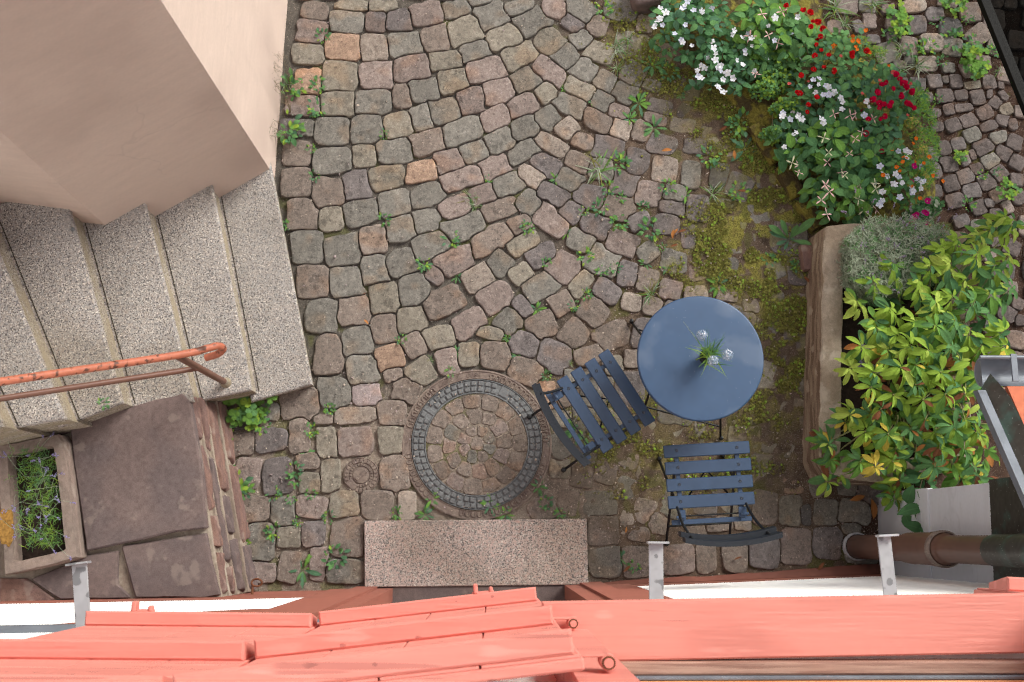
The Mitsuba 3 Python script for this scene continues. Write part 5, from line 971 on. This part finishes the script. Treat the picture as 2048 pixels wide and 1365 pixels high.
# lavender in the trough and in the small planter, evergreen shrub, ivy
def needles(n, region, z0, z1, L, W, tones, seed, up_=.6, whorl=5):
    r = np.random.default_rng(seed); out = []; k = 0
    P = Polygon(region); b = P.bounds
    while k < n:
        x, y = r.uniform(b[0], b[2]), r.uniform(b[1], b[3])
        if not P.contains(shapely.Point(x, y)): continue
        z = r.uniform(z0, z1); k += 1; tone = r.choice(tones); a0 = r.uniform(0, 6.28); tilt = r.normal(0, .4, 2)
        for q in range(whorl):
            a = a0 + q * 6.283 / whorl + r.normal(0, .4); l = L * r.uniform(.6, 1.2); d = np.array([math.cos(a) + tilt[0], math.sin(a) + tilt[1], r.normal(up_, .35)]); d /= np.linalg.norm(d)
            s = np.cross(d, [0, 0, 1.0]); s /= np.linalg.norm(s) + 1e-9; p = np.array([x, y, z])
            out.append((p, p + d * l, s * W, tone))
    V, F_, U = [], [], []
    for i, (p, e, s, tone) in enumerate(out):
        m = (p + e) / 2; V += [p - s * .4, p + s * .4, m + s + [0, 0, .002], e, m - s + [0, 0, .002]]; o = 5 * i; F_ += [[o, o + 1, o + 2], [o, o + 2, o + 4], [o + 4, o + 2, o + 3]]; U += [[lf(tone), .25]] * 5
    return np.array(V), np.array(F_), np.array(U)
def pxpoly(pts, z): return [at(*q, z)[:2] for q in pts]
def spikes(pts, L, r, fl_tone, seed, W=.0045):
    """Lavender flower stalks with their spikes."""
    rr = np.random.default_rng(seed); st_, fl_ = [], []
    for p, e in pts:
        st_.append(tube([p, (np.asarray(p) + e) / 2 + [0, 0, .01], e], .0009, 4, False)); d = np.asarray(e) - p; d /= np.linalg.norm(d)
        for k in range(9):
            c = np.asarray(e) + d * (k * L / 9 - L * .3) + rr.normal(0, .0028, 3); s = W * rr.uniform(.5, 1)
            ic = trimesh.creation.icosahedron(); fl_.append((np.array(ic.vertices) * s + c, np.array(ic.faces), np.tile([pt(fl_tone), .4], (12, 1))))
    return cat(st_), cat(fl_)
lv = thing('lavender', 'grey green lavender bush spilling over the top of the trough', 'lavender')
reg = pxpoly([(1690, 480), (1730, 445), (1800, 440), (1880, 455), (1905, 500), (1880, 560), (1800, 590), (1740, 600), (1695, 560)], .42)
obj('foliage', needles(3600, reg, .26, .50, .034, .0019, (8, 8, 8, 8, 1), 5), 'leaf', lv, smooth=False)
pr_ = np.random.default_rng(8); pts = []
for _ in range(46):
    a = at(pr_.uniform(1705, 1890), pr_.uniform(450, 570), .44); pts.append((a, a + np.array([pr_.normal(0, .07), pr_.normal(.04, .07), pr_.uniform(.06, .14)])))
for a, b in (((1712, 445), (1690, 425)), ((1725, 448), (1735, 425)), ((1700, 440), (1685, 424))): pts.append((at(*a, .4), at(*b, .52)))
s_, f_ = spikes(pts, .03, 1, 8, 3, .004); obj('stalk', s_, 'twig_bark', lv, smooth=True)
mat('faded_lavender', C(128, 116, 138), 0.9); obj('flower_spike', f_, 'faded_lavender', lv, smooth=False)
l2 = thing('lavender', 'small blue flowered lavender on the dark soil in the middle of the trough', 'lavender')
obj('foliage', needles(170, pxpoly([(1725, 690), (1755, 680), (1760, 735), (1720, 735)], .34), .24, .36, .024, .0012, (8, 8, 2), 6), 'leaf', l2, smooth=False)
s_, f_ = spikes([(at(1740, 710, .3), at(pr_.uniform(1718, 1762), pr_.uniform(682, 735), .42)) for _ in range(18)], .03, 1, 8, 4, .0045); obj('stalk', s_, 'twig_bark', l2, smooth=True); obj('flower_spike', f_, 'petal', l2, smooth=False)
l3 = thing('lavender', 'thin green lavender with pale violet flowers growing in the small stone planter', 'lavender')
obj('foliage', needles(300, pxpoly([(28, 905), (60, 895), (104, 900), (112, 980), (118, 1090), (60, 1100), (44, 1060), (32, 980)], .66), .54, .72, .036, .0011, (1, 1, 11, 11, 3), 9, .5, 4), 'leaf', l3, smooth=False)
pts = []
for _ in range(44):
    a = at(pr_.uniform(25, 120), pr_.uniform(900, 1110), .66); d = pr_.normal(0, 1, 2); d /= np.linalg.norm(d); r = pr_.uniform(.03, .15); pts.append((a, a + np.array([d[0] * r, d[1] * r, pr_.uniform(.0, .09)])))
s_, f_ = spikes(pts, .022, 1, 8, 7, .0036); obj('stalk', s_, 'leaf', l3, smooth=True, uv=np.tile([lf(8), .2], (len(s_[0]), 1))); obj('flower_spike', f_, 'petal', l3, smooth=False)

SHL = {t: [leaf(1, w, .34, c, .56, .12, 8, .72, t) for w, c in ((.33, .34), (.37, .52), (.29, .45))] for t in (0, 1, 3, 4, 11, 5, 6, 7)}
SHP = {t: [mikit.ply(m[:2], 'leaf', smooth=True, uv=m[2]) for m in v] for t, v in SHL.items()}
sh = thing('evergreen_shrub', 'sprawling evergreen shrub with lime green, yellow and rusty leaves in the trough', 'shrub')
TIPS = [(1726, 478, 9, 4), (1785, 525, 9, 3), (1745, 560, 6, 3), (1712, 600, 7, 4), (1750, 640, 8, 11), (1780, 615, 9, 3), (1752, 655, 7, 3), (1838, 560, 9, 3), (1862, 530, 7, 3), (1900, 525, 10, 4), (1888, 495, 9, 3), (1915, 480, 8, 3), (1960, 470, 8, 4), (1985, 452, 8, 4), (2030, 440, 9, 3), (2010, 432, 7, 3), (1955, 505, 9, 3), (1990, 530, 9, 1), (2020, 510, 8, 3), (1930, 560, 9, 3), (1870, 600, 10, 4), (1905, 590, 8, 3), (1950, 600, 8, 1), (1985, 580, 8, 11), (2025, 575, 7, 1), (1830, 640, 9, 3), (1870, 650, 8, 11), (1910, 640, 9, 1), (1820, 690, 9, 3), (1795, 670, 8, 3), (1855, 700, 9, 3), (1900, 690, 9, 1), (1940, 660, 8, 3), (1722, 692, 9, 3), (1775, 700, 10, 4), (1800, 735, 8, 3), (1698, 735, 7, 4), (1745, 745, 7, 3), (1830, 730, 7, 11), (1880, 745, 9, 3), (1920, 720, 8, 1), (1965, 690, 9, 3), (2010, 660, 9, 3), (2015, 690, 8, 3), (1975, 735, 9, 3), (1740, 775, 7, 3), (1785, 790, 9, 3), (1830, 770, 8, 1), (1890, 790, 8, 3), (1930, 790, 7, 11), (1960, 760, 7, 3),
        (1700, 830, 7, 4), (1690, 845, 6, 3), (1740, 830, 8, 11), (1730, 865, 9, 3), (1775, 870, 8, 11), (1760, 890, 9, 3), (1790, 900, 7, 3), (1820, 860, 8, 1), (1655, 890, 8, 1), (1640, 885, 6, 11), (1660, 920, 8, 11), (1680, 945, 7, 3), (1655, 965, 5, 3), (1720, 925, 8, 11), (1750, 935, 7, 5), (1785, 925, 8, 3), (1830, 905, 9, 1), (1850, 840, 8, 11), (1880, 900, 8, 3), (1870, 935, 9, 1), (1905, 930, 8, 3), (1930, 900, 8, 11), (1950, 935, 9, 1), (1960, 870, 7, 3), (1910, 860, 7, 1), (1800, 960, 5, 3), (1785, 985, 6, 3), (1790, 1000, 5, 11), (1850, 960, 8, 0), (1925, 960, 8, 11), (1960, 955, 7, 1), (1975, 900, 7, 11), (1870, 870, 7, 3), (1845, 800, 7, 3), (1760, 820, 6, 7), (1930, 840, 6, 3)]
centre = at(1880, 760, .30); branch, rest = [], []; nlf = 0
for px_, py_, n, tn in TIPS:
    e = math.hypot((px_ - 1870) / 260, (py_ - 730) / 300); z = .36 + .42 * max(0, 1 - e) ** .7 + prng.normal(0, .03) + (.10 if py_ < 560 and px_ > 1850 else 0) - (.08 if py_ > 940 else 0)
    p = at(px_, py_, max(.27, z)); away = p[:2] - centre[:2]; away /= np.linalg.norm(away) + 1e-6
    root = np.array([np.clip(p[0], 1.86, 2.25) * .5 + centre[0] * .5, np.clip(p[1], .5, 1.5) * .5 + centre[1] * .5, .2])
    b1 = p - np.r_[away * .10, .09]; branch.append(tube(bez([root, (root + b1) / 2 + [0, 0, .03], b1, p], 4), [.006] * 4 + [.0045] * 4 + [.0028] * 5, 6, False))
    a0 = math.atan2(away[1], away[0]); lean_ = 3.6 + prng.normal(0, .5)
    for ring_ in range(3):
        for k in range(n):
            if ring_ == 2 and k > 3: break
            if ring_ == 0 and prng.random() < .35: continue
            tone = tn
            u = prng.random()
            if py_ > 780 and u < .15: tone = int(prng.choice([5, 6, 7]))
            elif py_ > 680 and u < .10: tone = int(prng.choice([5, 7, 6]))
            elif u < .45: tone = int(prng.choice([1, 11, 0, 3, 4]))
            a = (a0 + k / n * 6.283 + ring_ * .5 + prng.normal(0, .22)) if ring_ != 1 else lean_ + (k / (n - 1) - .5) * 4.2 + prng.normal(0, .2)
            L = .100 * prng.uniform(.62, 1.22) * (1, .9, .55)[ring_]; el = (-.35, -.25, .45)[ring_] + prng.normal(0, .25)
            lo_ = p - np.r_[away * .05, .045] * (1.0, .35, 0)[ring_]
            R = aim(a, el, prng.normal(0, .35)); q = int(prng.integers(3))
            if ring_ == 1 and nlf < 300: obj('leaf', SHP[tone][q], None, sh, tw=M4(R, lo_, L)); nlf += 1
            elif ring_ == 0 and nlf < 300 and prng.random() < .0: pass
            else: rest.append(mv(SHL[tone][q], R, lo_, L))
for _ in range(300):
    u = prng.random(); px_, py_ = prng.uniform(1770, 1990), prng.uniform(580, 960); z = prng.uniform(.26, .45)
    tone = int(prng.choice([0, 1, 11, 3, 0, 7, 1, 11, 3, 6] if py_ > 720 else [0, 1, 11, 0, 0, 7])); rest.append(mv(SHL[tone][int(prng.integers(3))], aim(prng.uniform(0, 6.28), prng.normal(-.3, .4), prng.normal(0, .5)), at(px_, py_, z), .105 * prng.uniform(.7, 1.1)))
obj('leaf', cat(rest), 'leaf', sh, smooth=True, kind='stuff', label='further leaves of the shrub, lower and smaller in view')
branch.append(tube(bez([(centre[0] - .02, centre[1] - .05, .18), (centre[0] + .05, centre[1] - .1, .34), (centre[0] + .12, centre[1] + .05, .5)], 5), .013, 8)); branch.append(tube(bez([at(1930, 845, .24), at(1965, 850, .33), at(1990, 852, .38)], 5), .010, 8))
obj('branch', cat(branch), 'green_twig', sh, smooth=True)
iv = thing('ivy_sprig', 'dark green hanging sprig against the pale lean-to wall', 'ivy'); ip = bez([at(1845, 955, .42), at(1840, 990, .46), at(1860, 1020, .55), at(1878, 1045, .60), (2.03, .06, .52)], 5)
obj('stem', tube(ip, .0025, 6), 'twig_bark', iv, smooth=True)
for k, (a, b, z) in enumerate(((1812, 1012, .45), (1822, 1018, .46), (1806, 1022, .45), (1840, 1005, .5), (1850, 1015, .55), (1836, 985, .46), (1850, 975, .45), (1842, 1045, .56), (1856, 1050, .58), (1866, 1040, .58), (1870, 1060, .6), (1858, 1066, .57), (1848, 1060, .56), (1860, 1030, .55), (1830, 975, .45), (1856, 990, .5), (1846, 962, .44), (1870, 965, .44))):
    obj('leaf', IMPL[0][k % 3], None, iv, tw=M4(aim(prng.uniform(0, 6.28), prng.normal(.2, .3), prng.normal(0, .4)), at(a, b, z), .105 * prng.uniform(.8, 1.25)))
gp_ = at(1927, 842, .30); whole('plastic_pot', mv(lathe([(.0, .0), (.028, .0), (.036, .12), (.040, .122), (.040, .128), (.034, .128), (.03, .03), (0, .03)], 28), rx(.5), (gp_[0], gp_[1] + .02, .22)), 'green_plastic', 'green plastic pot half hidden under the shrub leaves', 'pot', smooth=40)

# decorative allium on the table
al = thing('potted_allium', 'small pot of grass with three pale blue round flower heads standing on the table', 'potted plant'); ac = at(1411, 716, .74)[:2]
obj('pot', mv(lathe([(0, .722), (.026, .722), (.034, .79), (.037, .792), (.037, .798), (.031, .798), (.029, .785), (0, .785)], 32), t=(*ac, 0)), 'black_pot', al, smooth=40)
gr, rr = [], np.random.default_rng(31)
for _ in range(75):
    a, o = rr.uniform(0, 6.28), rr.uniform(.05, .95); L = rr.uniform(.08, .15); b = np.array([*(ac + .02 * rr.normal(0, 1, 2)), .785])
    dxy = np.array([math.cos(a), math.sin(a)]); pts = [b + np.r_[dxy * L * o * t * t * 1.0, L * (t - .45 * o * t * t)] for t in np.linspace(0, 1, 6)]
    s = np.array([-dxy[1], dxy[0], 0]) * rr.uniform(.0018, .0032); v, f = [], []
    for i, p in enumerate(pts): w = (1 - (i / 5) ** 2) + .03; v += [p - s * w, p + s * w]
    for i in range(5): q = 2 * i; f += [[q, q + 1, q + 3], [q, q + 3, q + 2]]
    gr.append((np.array(v), np.array(f), np.tile([lf(int(rr.choice([0, 1, 11, 3]))), .3], (12, 1))))
obj('grass', cat(gr), 'leaf', al, smooth=False)
for k, (a, b, z, R_) in enumerate(((1404, 671, .90, .0245), (1426, 722, .92, .0245), (1455, 710, .88, .026))):
    c = at(a, b, z); pts = rr.normal(0, 1, (170, 3)); pts /= np.linalg.norm(pts, axis=1, keepdims=True); out_ = []
    for p in pts:
        s1_ = np.cross(p, [.3, .2, .9]); s1_ /= np.linalg.norm(s1_); s2_ = np.cross(p, s1_); e = c + p * R_ * rr.uniform(.9, 1.06)
        v = [c + p * .004 - s1_ * .0003, c + p * .004 + s1_ * .0003, e] + [e + (s1_ * math.cos(q) + s2_ * math.sin(q)) * .0036 + p * .001 for q in (0, 1.26, 2.51, 3.77, 5.03)]
        out_.append((np.array(v), np.array([[0, 1, 2], [3, 4, 5], [3, 5, 6], [3, 6, 7]]), np.tile([pt(9 if rr.random() < .75 else 0), .5], (8, 1))))
    h_ = obj('flower_head', cat(out_), 'petal', al, smooth=False)
    obj('stalk', tube(bez([(*ac, .78), (np.r_[ac, .80] + c) / 2 + [0, 0, .02], c], 5), .0014, 6), 'leaf', h_, smooth=True, uv=np.tile([lf(1), .3], (len(tube(bez([(*ac, .78), (np.r_[ac, .80] + c) / 2 + [0, 0, .02], c], 5), .0014, 6)[0]), 1)))
b0 = np.r_[ac, .79]; e0 = at(1366, 643, .90); obj('blade', tube([b0, (b0 + e0) / 2 + [0, 0, .01], e0], [.0015, .0013, .0005], 5), 'leaf', al, smooth=True, uv=np.tile([lf(8), .3], (17, 1)))

# ------------------------------------------------------------------ weeds and fallen leaves
def weed(kind, r):
    out = []
    if kind == 'rosette':
        n = r.integers(8, 13)
        for i in range(n): out.append(mv(leaf(1, .26, .2, .45, .62, .08, 9, .9, int(r.choice([1, 2, 11, 1])), lobes=1 if r.random() < .4 else 0), aim(i * 2.4 + r.normal(0, .2), r.uniform(.05, .6)), (0, 0, 0), r.uniform(.6, 1.0) * .5))
    elif kind == 'herb':
        for i in range(30):
            a, rr_ = r.uniform(0, 6.28), math.sqrt(r.random()) * .36; out.append(mv(leaf(1, .5, .2, .3, .5, .1, 5, .8, int(r.choice([1, 11, 3, 0, 1, 2]))), aim(a + r.normal(0, .7), r.normal(.25, .35)), (rr_ * math.cos(a), rr_ * math.sin(a), r.uniform(.02, .32)), r.uniform(.14, .3)))
    elif kind == 'clover':
        for i in range(22):
            a, rr_ = r.uniform(0, 6.28), math.sqrt(r.random()) * .4; p = np.array([rr_ * math.cos(a), rr_ * math.sin(a), r.uniform(.15, .4)]); t0 = int(r.choice([11, 1, 11, 3]))
            for k in range(3): out.append(mv(leaf(1, .95, .12, .2, .6, 0, 5, .55, t0), aim(a + k * 2.09 + .5, r.normal(.0, .2)), p, r.uniform(.10, .15)))
    else:
        for i in range(34):
            a = r.uniform(0, 6.28); out.append(mv(leaf(1, .05, .1, r.uniform(.2, .9), .3, 0, 6, .6, int(r.choice([1, 8, 11, 10, 8]))), aim(a, r.uniform(.2, 1.2)), r.normal(0, .06, 3) * [1, 1, 0], r.uniform(.3, .62)))
    return cat(out)
WV = {k: [mikit.ply((lambda m: m[:2])(m), 'leaf', smooth=True, uv=m[2]) for m in (weed(k, np.random.default_rng(i * 7 + j)) for j in range(7))] for i, k in enumerate(('rosette', 'herb', 'clover', 'grass'))}
WEEDS = {'herb': '647,75,28 584,178,46 640,174,30 635,219,34 577,262,62 768,270,18 623,300,18 630,354,20 577,452,20 768,441,24 978,360,15 1237,328,38 1216,379,28 1168,424,18 1200,417,30 1238,447,34 1055,458,18 902,479,32 849,530,28 1054,456,24 1170,514,28 1230,538,22 1203,543,22 1093,528,18 1148,612,20 1172,590,22 803,680,20 900,745,18 1093,752,18 659,817,20 1163,858,48 1418,315,40 1479,254,50 1333,376,30 1476,387,34 1286,414,20 1241,398,20 1301,462,40 1537,520,25 1593,534,26 1324,496,15 1208,22,30 1337,147,36 438,880,46 440,850,42 453,957,46 477,975,58 525,846,34 660,819,20 590,940,28 590,960,26 624,987,20 549,987,25 549,1065,30 477,1060,36 480,1085,34 672,1113,40 792,1026,22 584,999,18 657,1035,22 597,1044,18 487,1152,20 624,861,24 1091,1006,24 1120,1027,20 1269,1132,20 1902,84,44 1947,92,34 1825,105,34 1851,98,34 1882,125,22 1933,39,22 1773,74,28 1874,47,24 1982,105,26 1874,201,18 1963,351,18 1993,346,16 1934,411,26 208,808,18',
         'rosette': '1112,359,28 915,554,30 1073,619,34 1015,677,20 912,704,24 1035,713,24 1134,467,26 1127,178,16 1184,205,18 1277,207,52 1259,239,36 1308,257,50 1362,193,20 1490,300,64 1371,391,34 1292,528,30 1436,570,46 1333,541,20 1304,132,54 612,906,30 606,1140,58 864,998,36 851,1030,36 980,1011,42 1012,1030,38 1078,974,32 1239,1117,34',
         'clover': '507,800,84 475,820,64 520,825,46 500,835,50 410,818,38 1792,38,54 1796,62,46 1907,18,44 1886,4,30 1937,122,56 1945,140,50 1952,148,30 1916,316,30 2009,385,46 316,764,20 302,779,18 273,790,18',
         'grass': '943,398,44 950,412,38 1196,338,80 1427,387,54 1301,588,56 1235,100,60 1235,138,36 1255,80,44 1306,89,30 861,721,18 1800,104,50 1741,12,60 1835,135,60 1669,20,76 1690,50,50 1800,140,44 1999,146,30 575,170,40 1141,728,16'}
SPECIAL = {(577, 262): 'leafy green weed growing against the foot of the cream wall', (1490, 300): 'large dandelion like weed rosette in the moss beside the flower bed', (606, 1140): 'star shaped weed rosette on the cobbles near the iron wall ring', (507, 800): 'bright green clover clump at the lower corner of the granite stair', (1163, 858): 'green weed growing beneath the seat of the chair beside the manhole cover', (1196, 338): 'spiky grassy weed in the middle of the fan of cobbles', (1301, 588): 'wispy grass tuft just left of the table edge', (1436, 570): 'pale green weed rosette just above the table edge', (1937, 122): 'round leaved clump beside the dark glass canopy', (2009, 385): 'round leaved clump among the small setts at right', (943, 398): 'narrow grass tuft between cobbles above centre', (980, 1011): 'broad leaved weed at the lower rim of the manhole cover', (864, 998): 'broad leaved weed at the lower left rim of the manhole cover'}
LAB = {'herb': 'small bushy weed sprouting', 'rosette': 'flat rosette of long weed leaves', 'clover': 'low clump of clover like leaves', 'grass': 'loose tuft of grass'}
def whereabouts(x, y):
    if x < 400 and y > 700: return 'on the steps by the sandstone slab'
    if x > 1630: return 'in the paving beyond the flower bed' if y < 160 else 'between the small reddish setts'
    if x < 545 and y > 780: return 'along the foot of the sandstone wall' if y > 860 else 'at the lower corner of the granite stair'
    if x < 640 and y < 470: return 'along the foot of the cream wall and stair'
    if x < 820 and y > 780: return 'left of the doorstep and manhole'
    if 820 <= x < 1140 and y > 900: return 'around the lower rim of the manhole cover'
    if x > 1100 and y > 840: return 'between the doorstep and the chairs'
    if x > 1270: return 'in the mossy paving left of the flower bed' if y < 430 else 'in the mossy paving above the table'
    if x > 1080: return 'right of the cobble fan' if y > 240 else 'at the top of the cobble fan'
    return 'in the cobbles above the manhole cover' if y > 480 else 'at the upper left of the cobble fan'
for kind, txt in WEEDS.items():
    for i, q in enumerate(txt.split()):
        a, b, s = map(float, q.split(',')); z = .012; p = at(a, b, z)
        if a < 330: p = at(a, b, .40 if a > 220 else .75)
        sp = SPECIAL.get((int(a), int(b))); w_ = whereabouts(a, b)
        k_ = thing({'herb': 'weed', 'rosette': 'weed_rosette', 'clover': 'clover_clump', 'grass': 'grass_tuft'}[kind], sp or LAB[kind] + ' ' + w_, 'weed' if kind != 'grass' else 'grass', None if sp else {'herb': 'bushy weeds ', 'rosette': 'weed rosettes ', 'clover': 'clover clumps ', 'grass': 'grass tufts '}[kind] + w_)
        scene[k_] = dict(WV[kind][i % 7], to_world=T(M4(rz(prng.uniform(0, 6.28)), p, s / 369 * (1.3 if kind != 'grass' else 1.15))))
bw = thing('broad_weed', 'tall weed with long grey green leaves growing from the moss against the trough corner', 'weed'); c = at(1578, 480, .02)
for (a, b, z) in ((1560, 440, .10), (1630, 437, .14), (1595, 448, .16), (1622, 490, .08), (1536, 452, .08), (1538, 465, .06), (1590, 478, .05), (1552, 490, .05), (1568, 500, .05)):
    e = at(a, b, z); d = e - c; L = np.linalg.norm(d); m = leaf(1, .24, .2, .12, .68, .05, 9, .8, 1 if z > .07 else 2); obj('leaf', mv(m, aim(math.atan2(d[1], d[0]), math.asin(d[2] / L)), c, L), 'leaf', bw, smooth=True)
dg = thing('dry_grass', 'thin dry flower stalks growing beside the cream wall', 'grass'); dl = []
for b0 in ((582, 230), (580, 170), (576, 285)):
    o = at(*b0, 0)
    for _ in range(9): e = o + np.array([prng.normal(-.035, .02), prng.normal(.05, .05), prng.uniform(.12, .26)]); dl.append(tube(bez([o, (o + e) / 2 + [.02, 0, .03], e], 3), .0009, 4, False)); dl += [tube([e, e + prng.normal(0, .02, 3)], .0007, 4, False) for _ in range(3)]
obj('stalk', cat(dl), 'twig_bark', dg, smooth=True)
DRY = {t: [mikit.ply(m[:2], 'leaf', smooth=True, uv=m[2]) for m in (leaf(1, .34, .45, .35, .5, .08, 7, 1, t), leaf(1, .28, .6, .1, .5, .08, 7, 1, t))] for t in (5, 6, 7)}
FALL = '1321,303,24 1436,263,22 1470,321,22 1494,382,20 1601,402,26 1353,466,20 1345,480,22 1357,488,18 1348,470,16 1607,552,20 1697,1002,34 1650,1123,24 1727,1119,20 1467,1121,16 727,639,14 1262,1130,20 1250,1068,14 1705,640,24 1703,560,20 1690,600,18'
for i, q in enumerate(FALL.split()):
    a, b, s = map(float, q.split(',')); z = .045 if a < 1640 or b > 960 else .235; t = (6, 7)[i % 2]
    w_ = 'on the dark soil in the trough' if a > 1640 and b < 960 else 'on the paving by the downpipe and pale wall' if a > 1600 and b > 900 else 'on the mossy paving beside the flower bed' if b < 600 and a > 1300 else 'on the cobbles away from the plants'; k_ = thing('fallen_leaf', 'dry rusty leaf fallen ' + w_, 'leaf', 'fallen leaves ' + w_); scene[k_] = dict(DRY[t][i % 2], to_world=T(M4(aim(prng.uniform(0, 6.28), .1, prng.normal(0, .3)), at(a, b, z), s / 369)))
k_ = thing('fallen_leaf', 'large upright rusty leaf lying against the corner of the pale wall', 'leaf'); scene[k_] = dict(DRY[6][0], to_world=T(M4(aim(1.55, .1, .2), at(1747, 1043, .05), .115)))
